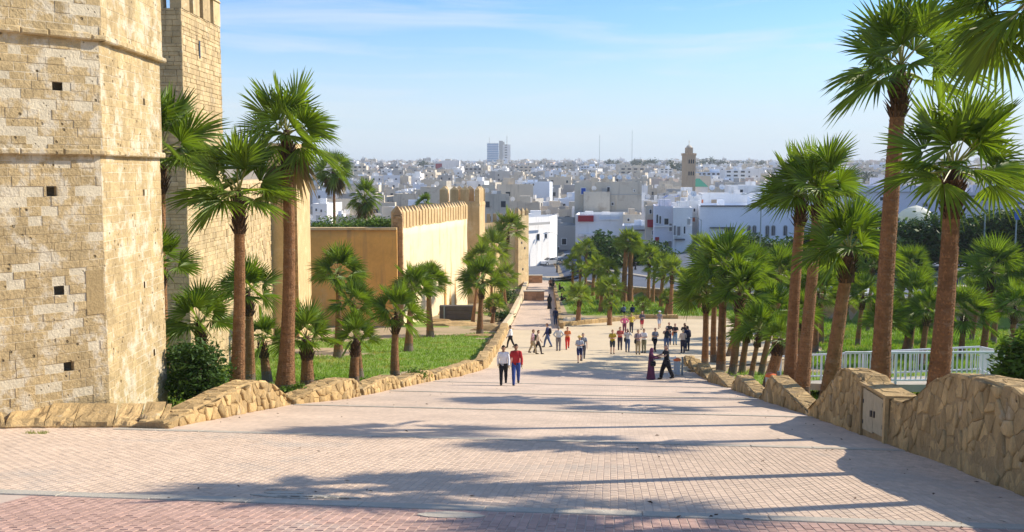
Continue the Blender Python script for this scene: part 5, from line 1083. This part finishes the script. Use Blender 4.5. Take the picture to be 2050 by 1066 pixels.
r = lamp(2035, 382, 112, 'lamp post with blue sign at the right edge', (-1,))
X = bx(2035, 112); m = MB(); m.box((X, 111.85, bz(440, 112)), (.62, .06, 1.2)); m.build('blue_sign', BLUE, r)
lamp(1116, 470, 182, 'lamp post in front of the shaded alley', (-1,))
lamp(1404, 440, 168, 'curved lamp beside the small-windowed white house', (-1,))
def bin_(px, py, label, Y=None):
    p = gp(px, py) if Y is None else Vector((bx(px, Y), Y, zg(bx(px, Y), Y))); root = thing('litter_bin', p, label, 'litter bin', 'litter bins')
    m = MB(); m.rings([(p.x, p.y, p.z + .08, .16, .16), (p.x, p.y, p.z + .8, .2, .2)], 14); m.build('barrel', mk('bin_grey', (.42, .47, .50), bump=0), root, smooth=False)
    m = MB(); m.rings([(p.x, p.y, p.z + .8, .21, .21), (p.x, p.y, p.z + .9, .2, .2), (p.x, p.y, p.z + .94, .1, .1)], 14); m.build('lid', flat('bin_orange', (.75, .16, .04)), root)
    m = MB(); m.box((p.x + .28, p.y, p.z), (.09, .09, 1.0)); m.box((p.x + .3, p.y, p.z + .7), (.12, .05, .06)); m.build('post', T['grey_metal'], root)
bin_(1355, 752, 'grey litter bin with orange lid at the end of the wall blocks')
bin_(1551, 760, 'grey litter bin with orange lid behind the short leaning palm', 36)
p = gp(1345, 752); root = thing('notice_stand', p, 'small white slatted notice stand beside the litter bin', 'stand'); m = MB(); m.box((p.x - .16, p.y, p.z), (.05, .05, 1.05)); m.box((p.x + .16, p.y, p.z), (.05, .05, 1.05)); m.build('legs', T['white_metal'], root)
for k in range(5): m = MB(); m.box((p.x, p.y - .03, p.z + .2 + k * .17), (.4, .03, .12)); m.build('slat', T['white_metal'], root)
for px, py, lb in ((1115, 546, 'dark bollard where the walkway meets the street'), (1272, 540, 'dark bollard on the street beyond the tall palm pair'), (1967, 612, 'dark bollard on the street edge at the right')):
    p = gp(px, py) if px < 1900 else Vector((bx(px, 103), 103, zg(bx(px, 103), 103))); m = MB(); m.rings([(p.x, p.y, p.z, .2, .2), (p.x, p.y, p.z + .15, .2, .2), (p.x, p.y, p.z + .17, .13, .13), (p.x, p.y, p.z + .95, .12, .12), (p.x, p.y, p.z + 1.0, .17, .17), (p.x, p.y, p.z + 1.15, .1, .1)], 10); solo(m, 'bollard', p, T['black'], lb, 'bollard', 'bollards by the street')
# ------------------------------------------------------------------ cars
def car(px, py, rz, col, label, Y=None, hatch=False):
    p = gp(px, py) if Y is None else Vector((bx(px, Y), Y, zg(bx(px, Y), Y))); p.z += .02
    root = thing('parked_car', p, label, 'car', 'cars parked on the street', rz); paint = flat('car_paint', col, .25, spec=.6)
    lo = [(-2.1, .28), (-2.12, .62), (-2.0, .82), (-1.2, .92), (.9, .95), (1.9, .88) if not hatch else (1.75, 1.0), (2.08, .75), (2.1, .3)]
    def loft(prof, w0, w1, zc):
        m = MB(); n = len(prof); vs = []
        for s in (-1, 1):
            for k in (0, 1):
                for x, z in prof: vs.append((x * (1 if k == 0 else .985), s * (w0 if k == 0 else w1), z if k == 0 else z - .02 if z > zc else z))
        return vs, n
    m = MB(); n = len(lo); vs = []
    for yv, sc_ in ((-.86, .94), (-.80, 1.0), (.80, 1.0), (.86, .94)):
        for x, z in lo: vs.append((x * (1 if abs(yv) < .85 else .985), yv, (z - .6) * sc_ + .6))
    fs = [(r * n + i, r * n + (i + 1) % n, (r + 1) * n + (i + 1) % n, (r + 1) * n + i) for r in range(3) for i in range(n)] + [tuple(range(n - 1, -1, -1)), tuple(range(3 * n, 4 * n))]
    m.add(vs, fs); m.build('body', paint, root, local=True)
    cab = [(-1.15, .9), (-.45, 1.38), (.9, 1.42), (1.75 if not hatch else 1.85, .95)]
    m = MB(); vs = [(x, yv * (.78 if z < 1 else .62), z) for yv in (-1, 1) for x, z in cab]; m.add(vs, [(3, 2, 1, 0), (4, 5, 6, 7), (0, 1, 5, 4), (1, 2, 6, 5), (2, 3, 7, 6)]); m.build('cabin', paint, root, local=True)
    def pane(name, pts): m = MB(); m.add(pts, [tuple(range(len(pts)))]); m.build(name, T['dark'], root, local=True)
    for s in (-1, 1):
        f = lambda x, z: (x, s * (.79 - .16 * (z - .92) / .5 + .012), z)
        pane('side_window', [f(-.95, .96), f(-.42, 1.33), f(.15, 1.36), f(.15, .96)]); pane('side_window', [f(.22, .96), f(.22, 1.36), f(.82, 1.36), f(1.35, .96)])
    pane('windscreen', [(-1.14, -.7, .93), (-.49, -.57, 1.37), (-.49, .57, 1.37), (-1.14, .7, .93)]); pane('rear_window', [(1.72, -.7, .99), (.96, -.57, 1.40), (.96, .57, 1.40), (1.72, .7, .99)])
    for x in (-1.3, 1.3):
        for s in (-1, 1):
            m = MB(); m.tube([(x, s * .66, .31), (x, s * .87, .31)], .31, 14); wh = m.build('wheel', T['black'], root, local=True)
            m = MB(); m.tube([(x, s * .86, .31), (x, s * .885, .31)], .19, 10); m.build('rim', T['white_metal'], wh, local=True)
    for s in (-1, 1):
        m = MB(); m.box((-2.06, s * .6, .6), (.12, .36, .14)); m.build('headlight', T['white_metal'], root, local=True); m = MB(); m.box((2.05, s * .62, .66), (.1, .3, .14)); m.build('tail_light', RED, root, local=True)
    return root
car(1103, 531, .5, (.72, .74, .76), 'white car parked in front of the corner tower, front one'); car(1078, 529, .6, (.03, .04, .06), 'dark car parked by the sunlit white house')
car(1095, 521, .4, (.6, .62, .64), 'silver car parked behind the white car'); car(1135, 524, .3, (.3, .33, .36), 'grey car in the shaded alley')
car(1170, 552, .15, (.05, .06, .08), 'dark car on the street behind the trio of palms')
car(1708, 0, -.9, (.68, .70, .72), 'silver car on the street seen left of the tallest trunk', 104); car(1740, 0, -.4, (.02, .05, .12), 'dark blue car on the street touching the tallest trunk', 109)
car(1768, 0, -.4, (.02, .02, .025), 'black car mostly hidden behind the tallest trunk', 112, True); car(1880, 0, -.4, (.35, .37, .42), 'grey-blue van-like car between the thick trunks', 118, True); car(1995, 0, -.2, (.05, .05, .06), 'dark car at the street edge on the right', 106)
# ------------------------------------------------------------------ people
SK = dict(l=flat('skin_light', (.55, .33, .24)), d=flat('skin_tan', (.30, .17, .11)))
CM = {}
def cloth(c):
    if c not in CM: CM[c] = mk('cloth', c, namt=.15, nscale=5, bump=.2, bscale=30, rough=.9, fine=.05)
    return CM[c]
PEOPLE = []
def person(px, py, label, h=1.72, face=0, top=(.5, .5, .5), bot=(.05, .05, .08), hair=(.03, .02, .015), skin='d', legs='stand', arms='down', short=False, sleeve='long', robe=None, hat=None, bag=None, scarf=None, Y=None, dz=0, baggy=.02, shoes=(.03, .025, .02)):
    p = gp(px, py) if Y is None else Vector((bx(px, Y), Y, zg(bx(px, Y), Y))); p.z += dz; PEOPLE.append(dict(locals()))
def rig(o):
    J = {}; sit = o['legs'] == 'sit'; pz = .95 if not sit else .22
    up = pz - .95
    J['pel'] = Vector((0, 0, .93 + up)); J['chest'] = Vector((0, .02, 1.30 + up)); J['neck'] = Vector((0, .01, 1.49 + up)); J['head'] = Vector((0, .035, 1.63 + up))
    for s, n_ in ((-1, 'L'), (1, 'R')):
        ph = s if o['legs'] == 'walk' else 0; wd = .17 if o['legs'] == 'wide' else .09
        J['hip' + n_] = Vector((s * .09, 0, .90 + up))
        if sit: J['kn' + n_] = Vector((s * .15, .42, .45)); J['an' + n_] = Vector((s * .13, .62, .08))
        else: J['kn' + n_] = Vector((s * (.1 + (wd - .09) * .5), ph * .16 + .02, .50)); J['an' + n_] = Vector((s * (wd + .01), ph * .25 - (.06 if ph < 0 else 0), .09 + (.06 if ph < 0 else 0)))
        J['sh' + n_] = Vector((s * .168, .0, 1.405 + up)); a = o['arms']
        if a == 'walk': e, w_ = (s * .235, -ph * .10 if ph else .0, 1.14), (s * .235, -s * .18 + .06, .91)
        elif a == 'camera': e, w_ = (s * .27, .20, 1.28), (s * .07, .27, 1.55)
        elif a == 'front': e, w_ = (s * .25, .04, 1.15), (s * .08, .25, 1.16)
        elif a == 'reach': e, w_ = (s * .24, .16, 1.24), (s * .10, .42, 1.22)
        elif a == 'hip': e, w_ = (s * .36, -.04, 1.18), (s * .2, .06, 1.0)
        elif a == 'knees': e, w_ = (s * .24, .2, 1.12), (s * .1, .42, 1.2)
        else: e, w_ = (s * .235, -.01, 1.14), (s * .235, .05, .89)
        J['el' + n_] = Vector(e) + Z * up; J['wr' + n_] = Vector(w_) + Z * up
    return J
def body_src(o):
    J = rig(o); m = MB(); u = J['pel'].z - .93
    m.rings([(0, 0, .84 + u, .12, .1), (0, -.01, .92 + u, .165, .118), (0, 0, 1.03 + u, .15, .11), (0, .005, 1.13 + u, .138, .1), (0, .01, 1.27 + u, .165, .112), (0, .0, 1.37 + u, .165, .1), (0, -.005, 1.43 + u, .105, .08), (0, 0, 1.49 + u, .056, .056), (0, .01, 1.56 + u, .05, .052)], 16)
    hd = J['head']; m.ball(hd, (.080, .10, .124), 14, 10); m.ball(hd + Vector((0, .045, -.06)), (.05, .05, .052), 10, 6)
    m.tube([hd + Vector((0, .075, .03)), hd + Vector((0, .118, -.022)), hd + Vector((0, .085, -.04))], [.012, .018, .012], 6)
    for s in (-1, 1): m.ball(hd + Vector((s * .083, -.005, -.01)), (.014, .024, .034), 6, 5)
    for n_ in 'LR':
        s = -1 if n_ == 'L' else 1; a, b, c = J['sh' + n_], J['el' + n_], J['wr' + n_]
        m.tube([a + Vector((-s * .05, 0, .015)), a, a.lerp(b, .5), b, b.lerp(c, .35), c, c + (c - b).normalized() * .09], [.045, .054, .047, .04, .041, .03, .033], 10, ell=1.0)
        a, b, c = J['hip' + n_], J['kn' + n_], J['an' + n_]; m.tube([a + Z * .03, a.lerp(b, .25), b.lerp(a, .2), b, b.lerp(c, .3), c.lerp(b, .2), c - Z * .03], [.085, .09, .064, .056, .058, .041, .04], 12)
        f = c + Vector((0, .03, -.045)); m.tube([f + Vector((0, -.09, 0)), f + Vector((0, -.04, .005)), f + Vector((0, .07, -.005)), f + Vector((0, .145, -.012))], [.03, .042, .044, .03], 10, ell=.75)
    return m, J
def build_people():
    tmp = []
    for o in PEOPLE:
        m, J = body_src(o); me = m.mesh('t', SK[o['skin']]); ob = bpy.data.objects.new('t', me); COL.objects.link(ob); md = ob.modifiers.new('r', 'REMESH'); md.mode = 'VOXEL'; md.voxel_size = .017; md.use_smooth_shade = True
        sm = ob.modifiers.new('s', 'SMOOTH'); sm.iterations = 3; sm.factor = .5; tmp.append((o, J, ob))
    dg = bpy.context.evaluated_depsgraph_get(); dg.update()
    res = [(o, J, bpy.data.meshes.new_from_object(ob.evaluated_get(dg)), ob) for o, J, ob in tmp]
    for o, J, me, ob in res:
        bpy.data.objects.remove(ob); make_person(o, J, me)
def make_person(o, J, me):
    k = o['h'] / 1.75; root = thing('person', o['p'], o['label'], 'person', 'people on the ramp and plaza', o['face']); root.scale = (k, k, k)
    n = len(me.vertices); co = np.zeros(n * 3); me.vertices.foreach_get('co', co); co = co.reshape(-1, 3); no = np.zeros(n * 3); me.vertex_normals.foreach_get('vector', no); no = no.reshape(-1, 3)
    segs = []
    for n_ in 'LR': segs += [('ua', 'sh' + n_, 'el' + n_), ('fa', 'el' + n_, 'wr' + n_), ('th', 'hip' + n_, 'kn' + n_), ('sn', 'kn' + n_, 'an' + n_)]
    segs += [('to', 'pel', 'chest'), ('to', 'chest', 'neck'), ('hd', 'neck', 'head')]
    D = []; names = []
    for nm, a, b in segs:
        a, b = np.array(J[a]), np.array(J[b]); ab = b - a; t = np.clip(((co - a) @ ab) / (ab @ ab), 0, 1); d = np.linalg.norm(co - (a + t[:, None] * ab), axis=1); D.append(d - (.08 if nm == 'to' else .03)); names.append(nm)
    lab = np.array(names)[np.argmin(np.array(D), axis=0)]
    for n_ in 'LR':
        an = np.array(J['an' + n_]); ft = (lab == 'sn') & (co[:, 2] < an[2] - .0) & (np.linalg.norm(co - an, axis=1) < .3); lab[ft] = 'ft'
        w_ = np.array(J['wr' + n_]); e_ = np.array(J['el' + n_]); ax = (w_ - e_) / np.linalg.norm(w_ - e_); hn = (lab == 'fa') & (((co - w_) @ ax) > .0) & (np.linalg.norm(co - w_, axis=1) < .2); lab[hn] = 'ha'
    hd = np.array(J['head']); isn = (lab == 'to') & (co[:, 2] > J['neck'].z - .02); lab[isn] = 'nk'
    faces = [tuple(p.vertices) for p in me.polygons]
    def shell(name, mask, off, mat, parent=root):
        fs = [f for f in faces if all(mask[i] for i in f)]
        if not fs: return None
        ids = sorted(set(i for f in fs for i in f)); mp = {v: i for i, v in enumerate(ids)}; m = MB(); m.v = [tuple(co[i] + no[i] * off) for i in ids]; m.f = [tuple(mp[i] for i in f) for f in fs]; m.m = [0] * len(fs)
        return m.build(name, mat, parent, smooth=True, local=True)
    # hands: five tapered fingers rooted in each palm
    m = MB(); m.v = [tuple(c) for c in co]; m.f = list(faces); m.m = [0] * len(faces)
    for n_ in 'LR':
        s = -1 if n_ == 'L' else 1; w_, e_ = J['wr' + n_], J['el' + n_]; ax = (w_ - e_).normalized(); sd_ = ax.cross(Vector((s, 0, 0))).normalized() if abs(ax.x) < .9 else Vector((0, 1, 0)); pn = sd_.cross(ax).normalized(); c = w_ + ax * .085
        for i, ln in enumerate((.068, .078, .073, .056)):
            b = c + sd_ * (.025 - .0167 * i); m.tube([b - ax * .02, b + ax * ln * .5 - pn * s * .004, b + ax * ln * .8 - pn * s * .014, b + ax * ln * .98 - pn * s * .03], [.0095, .009, .008, .006], 6)
        b = w_ + ax * .035 + sd_ * .025; m.tube([b, b + ax * .03 + sd_ * .022, b + ax * .062 + sd_ * .028], [.011, .010, .007], 6)
    m.build('body', SK[o['skin']], root, smooth=True, local=True)
    bd = root.children[-1] if root.children else None
    Zc = co[:, 2]; topm = np.isin(lab, ['to', 'ua'] + (['fa'] if o['sleeve'] == 'long' else [])) & (Zc > J['pel'].z - .06) & (Zc < J['neck'].z + .0)
    if o['sleeve'] == 'short':
        for n_ in 'LR':
            a, b = np.array(J['sh' + n_]), np.array(J['el' + n_]); t = ((co - a) @ (b - a)) / ((b - a) @ (b - a)); topm &= ~((lab == 'ua') & (t > .75))
    shell('shirt', topm, .02, cloth(o['top']))
    if o['robe']:
        u = J['pel'].z - .93; m = MB(); base_ = [(0, .0, .03, .27, .25), (.0, 0, .3, .25, .21), (0, -.0, .62, .225, .18), (0, 0, .92, .21, .165), (0, 0, 1.12, .175, .14), (0, .01, 1.28, .19, .145), (0, .0, 1.40, .195, .125), (0, 0, 1.46, .10, .09)]
        nn = 20; vs = []
        for (cx, cy, cz, rx, ry) in base_:
            for q in range(nn): a = 6.2832 * q / nn; f = 1 + .05 * math.sin(a * 6) * max(0, (1 - cz)) ; vs.append((cx + rx * f * math.cos(a), cy + ry * f * math.sin(a), cz))
        m.add(vs, [(i * nn + q, i * nn + (q + 1) % nn, (i + 1) * nn + (q + 1) % nn, (i + 1) * nn + q) for i in range(len(base_) - 1) for q in range(nn)]); m.build('robe', cloth(o['robe']), root, smooth=True, local=True)
    else:
        lg = (lab == 'th') | ((lab == 'to') & (Zc < J['pel'].z + .06))
        if not o['short']: lg |= (lab == 'sn')
        wide = o['baggy']
        shell('trousers' if not o['short'] else 'shorts', lg, wide, cloth(o['bot']))
    shell('shoes', lab == 'ft', .012, cloth(o['shoes']))
    hm = (np.isin(lab, ['hd', 'nk'])) & ((Zc > hd[2] + .055) | ((co[:, 1] < hd[1] - .012) & (Zc > hd[2] - .07)))
    if o['scarf']: shell('headscarf', np.isin(lab, ['hd', 'nk']) & ~((co[:, 1] > hd[1] + .06) & (Zc > hd[2] - .09) & (Zc < hd[2] + .07)), .025, cloth(o['scarf'])); m = MB(); m.rings([(0, .0, J['neck'].z - .12, .17, .13), (0, .0, J['neck'].z - .02, .12, .11), (0, .01, J['neck'].z + .08, .085, .09)], 16); m.build('scarf_wrap', cloth(o['scarf']), root, smooth=True, local=True)
    else: shell('hair', hm, .014, cloth(o['hair']))
    for s in (-1, 1):
        m = MB(); m.ball((hd[0] + s * .03, hd[1] + .089, hd[2] + .012), (.011, .006, .007), 6, 4); m.build('eye', T['black'], root, local=True)
    m = MB(); m.ball((hd[0], hd[1] + .09, hd[2] - .062), (.022, .008, .006), 6, 4); m.build('mouth', flat('lips', (.25, .08, .07)), root, local=True)
    if o['hat']: m = MB(); m.rings([(0, .03, hd[2] + .05, .17, .18), (0, .03, hd[2] + .065, .17, .18), (0, .03, hd[2] + .075, .095, .11), (0, .03, hd[2] + .15, .08, .09)], 16); m.build('hat', cloth(o['hat']), root, smooth=False, local=True)
    if o['bag']:
        kind, c = o['bag']; m = MB(); u = J['pel'].z - .93
        if kind == 'pack': m.rings([(0, -.2, 1.0 + u, .13, .07), (0, -.21, 1.1 + u, .15, .1), (0, -.2, 1.3 + u, .14, .09), (0, -.18, 1.42 + u, .08, .05)], 12); nm = 'backpack'
        else: m.rings([(.2, .08, .78, .05, .13), (.21, .08, .86, .07, .16), (.21, .08, 1.02, .06, .15), (.2, .08, 1.06, .03, .1)], 12); m.tube([(.21, .2, 1.0), (.15, .14, 1.25), (.1, .05, 1.46)], .014, 5); m.tube([(.21, -.04, 1.0), (.17, -.1, 1.25), (.1, -.05, 1.46)], .014, 5); nm = 'shoulder_bag'
        m.build(nm, cloth(c), root, smooth=True, local=True)
    if o['arms'] == 'camera':
        m = MB(); m.box((0, J['wrL'].y + .05, J['wrL'].z + .0), (.13, .06, .09)); m.tube([(0, J['wrL'].y + .07, J['wrL'].z + .045), (0, J['wrL'].y + .15, J['wrL'].z + .045)], .032, 8); m.build('camera', T['black'], root, local=True)
    bpy.data.meshes.remove(me)
PI = math.pi
W1, BK, NV, JN, KH, GR = (.75, .75, .78), (.015, .015, .02), (.03, .04, .12), (.08, .12, .24), (.42, .33, .2), (.3, .31, .34)
person(1008, 772, 'man in white shirt and black trousers walking up beside the man in red', 1.75, PI, W1, BK, legs='walk', arms='walk')
person(1033, 772, 'man in red sweater and bright blue trousers walking up the ramp', 1.82, PI, (.42, .03, .035), (.04, .08, .28), legs='walk', arms='walk')
person(1303, 760, 'woman in purple robe and headscarf carrying a black shoulder bag', 1.62, -PI / 2, (.11, .035, .08), robe=(.10, .03, .07), scarf=(.17, .05, .11), arms='reach', bag=('bag', BK))
person(1334, 760, 'man in black shirt and wide black trousers facing the woman in purple', 1.80, PI / 2 + .2, (.02, .02, .025), BK, (.25, .2, .18), 'l', 'walk', 'reach', sleeve='short', baggy=.05)
person(1160, 726, 'woman in pale top and dark cropped trousers walking up mid plaza, straw hat', 1.64, PI, (.5, .52, .58), NV, (.5, .35, .15), 'l', 'walk', 'front', short=True, sleeve='short', hat=(.7, .5, .15))
person(1167, 722, 'man in grey shirt just behind the woman in the straw hat', 1.74, PI, GR, (.1, .1, .14), (.3, .25, .2), 'l', 'walk', 'walk', sleeve='short', bag=('bag', BK))
person(1067, 709, 'woman in pink top and khaki trousers at the left of the plaza', 1.66, -PI * .55, (.6, .38, .42), KH, (.25, .1, .05), 'l', 'walk', 'walk', sleeve='short')
person(1077, 709, 'walker in tan shirt with green backpack beside the woman in pink', 1.62, -PI * .5, (.55, .42, .32), (.05, .04, .04), (.1, .05, .03), 'l', 'walk', 'walk', bag=('pack', (.08, .12, .05)))
person(1096, 696, 'man in navy shirt and jeans striding with a dark backpack', 1.78, PI * .45, NV, JN, (.12, .05, .04), 'l', 'walk', 'walk', bag=('pack', (.02, .02, .03)))
person(1118, 703, 'man in light grey shirt seen from behind next to the woman in orange', 1.74, .1, (.6, .61, .62), (.22, .2, .22), (.2, .18, .16), 'l', 'stand', 'hip')
person(1136, 700, 'woman in orange top and red trousers on the plaza', 1.62, PI, (.7, .2, .06), (.6, .04, .03), (.15, .06, .03), 'l', 'walk', 'front', sleeve='short')
person(1022, 697, 'person in white top and dark trousers beside the left plaza wall', 1.66, PI / 2, W1, BK, legs='walk', arms='walk', bag=('bag', BK))
person(1100, 619, 'person in long black robe walking down the walkway', 1.68, 0, BK, robe=(.012, .012, .018), scarf=(.012, .012, .018), arms='walk')
person(1112, 651, 'person in dark blue clothes walking beside the walkway wall', 1.70, 0, (.02, .03, .08), (.03, .05, .12), legs='walk', arms='walk')
person(1124, 612, 'person in black sitting on the walkway wall', 1.66, -PI / 2, BK, BK, legs='sit', arms='knees', dz=.45)
person(1102, 581, 'farther walker in brown on the walkway, left of a pair', 1.66, 0, (.3, .16, .1), BK, legs='walk', arms='walk')
person(1107, 581, 'farther walker in black and white on the walkway, right of a pair', 1.70, 0, (.05, .05, .06), BK, legs='walk', arms='walk')
person(1120, 588, 'distant dark figure leaning on the walkway wall', 1.66, -PI / 2, BK, BK, legs='sit', arms='knees', dz=.4)
person(1226, 709, 'tourist in black and yellow top and shorts at the left end of the group', 1.68, PI, (.5, .36, .04), (.05, .06, .07), (.45, .3, .12), 'l', 'stand', 'front', short=True, sleeve='short')
person(1241, 701, 'tourist in red shirt and dark trousers in the group', 1.68, PI, (.5, .1, .09), (.06, .05, .08), (.3, .22, .16), 'l', 'stand', 'front', sleeve='short')
person(1256, 705, 'tourist in pale grey top and jeans in the group', 1.66, PI, (.55, .56, .6), JN, (.4, .36, .3), 'l', 'stand', 'camera', bag=('bag', BK))
person(1277, 710, 'tourist in checked shirt and tan trousers with hands at chest', 1.72, PI, (.42, .33, .36), KH, (.4, .28, .15), 'l', 'stand', 'front', sleeve='short', bag=('bag', BK))
person(1289, 707, 'tourist in bright white T-shirt and olive trousers', 1.70, PI * .8, W1, (.2, .2, .12), (.05, .03, .02), 'l', 'stand', 'front', sleeve='short')
person(1311, 704, 'tourist in plaid vest and black trousers standing apart in the group', 1.68, PI * 1.1, (.3, .3, .34), BK, (.3, .14, .08), 'l', 'walk', 'front', sleeve='short', bag=('bag', BK))
person(1334, 703, 'man in dark shirt and jeans raising a camera', 1.74, PI, (.04, .05, .07), (.12, .18, .34), (.5, .42, .35), 'l', 'stand', 'camera', sleeve='short')
person(1351, 691, 'woman in black top and jeans with orange bag', 1.68, PI, (.025, .025, .03), (.16, .28, .45), (.35, .2, .12), 'l', 'stand', 'front', sleeve='short', bag=('bag', (.6, .2, .08)))
person(1367, 707, 'tourist in beige seen from behind, bag at the hip, right end of the group', 1.66, .2, (.5, .42, .38), (.04, .04, .07), (.4, .33, .25), 'l', 'stand', 'front', bag=('bag', (.1, .1, .1)))
person(1376, 703, 'man in navy jacket at the right end of the group', 1.80, .4, (.02, .03, .08), (.02, .03, .06), (.03, .03, .03), 'l', 'stand', 'front', bag=('pack', (.02, .02, .04)))
person(1370, 694, 'dark-haired man in black behind the navy jacket', 1.78, PI, (.03, .03, .035), (.05, .05, .06), legs='stand', arms='camera')
person(1339, 690, 'man in dark shirt just left of the woman with the orange bag', 1.74, PI, (.03, .04, .05), NV, (.45, .3, .2), 'l', 'stand', 'front', sleeve='short')
person(1250, 668, 'tourist in bright pink top at the back of the group', 1.64, PI, (.75, .16, .32), (.2, .05, .1), (.4, .2, .1), 'l', 'stand', 'hip')
person(1264, 667, 'tourist in yellow shirt at the back of the group', 1.76, .3, (.65, .52, .08), (.06, .06, .08), (.4, .3, .15), 'l', 'stand', 'hip', sleeve='short')
person(1285, 660, 'tourist in dark jacket and red shorts at the back', 1.70, PI, (.12, .11, .14), (.4, .04, .06), (.6, .5, .35), 'l', 'walk', 'front', short=True)
person(1320, 658, 'tourist in pale blue dress and white hat walking at the back', 1.66, PI, (.25, .24, .28), (.5, .55, .68), (.6, .55, .5), 'l', 'walk', 'walk', short=True, sleeve='short', hat=(.8, .8, .78))
person(1249, 628, 'person in grey-blue sitting on the grass, left of a pair', 1.70, .2, (.12, .17, .3), NV, legs='sit', arms='knees')
person(1266, 628, 'person in navy sitting on the grass, right of a pair', 1.66, -.1, (.015, .025, .12), NV, legs='sit', arms='knees')
build_people()

# ------------------------------------------------------------------ the air between here and the far city
hm = bpy.data.materials.new('haze_air'); hm.use_nodes = True; ht = hm.node_tree; ht.nodes.clear(); pv_ = ht.nodes.new('ShaderNodeVolumePrincipled'); ho = ht.nodes.new('ShaderNodeOutputMaterial')
pv_.inputs['Color'].default_value = (.86, .93, 1, 1); pv_.inputs['Density'].default_value = 1.6e-4; pv_.inputs['Anisotropy'].default_value = .1; ht.links.new(pv_.outputs[0], ho.inputs['Volume'])
m = MB(); m.box((0, 4510, -21), (12300, 9200, 126)); m.build('haze', hm, kind='stuff')
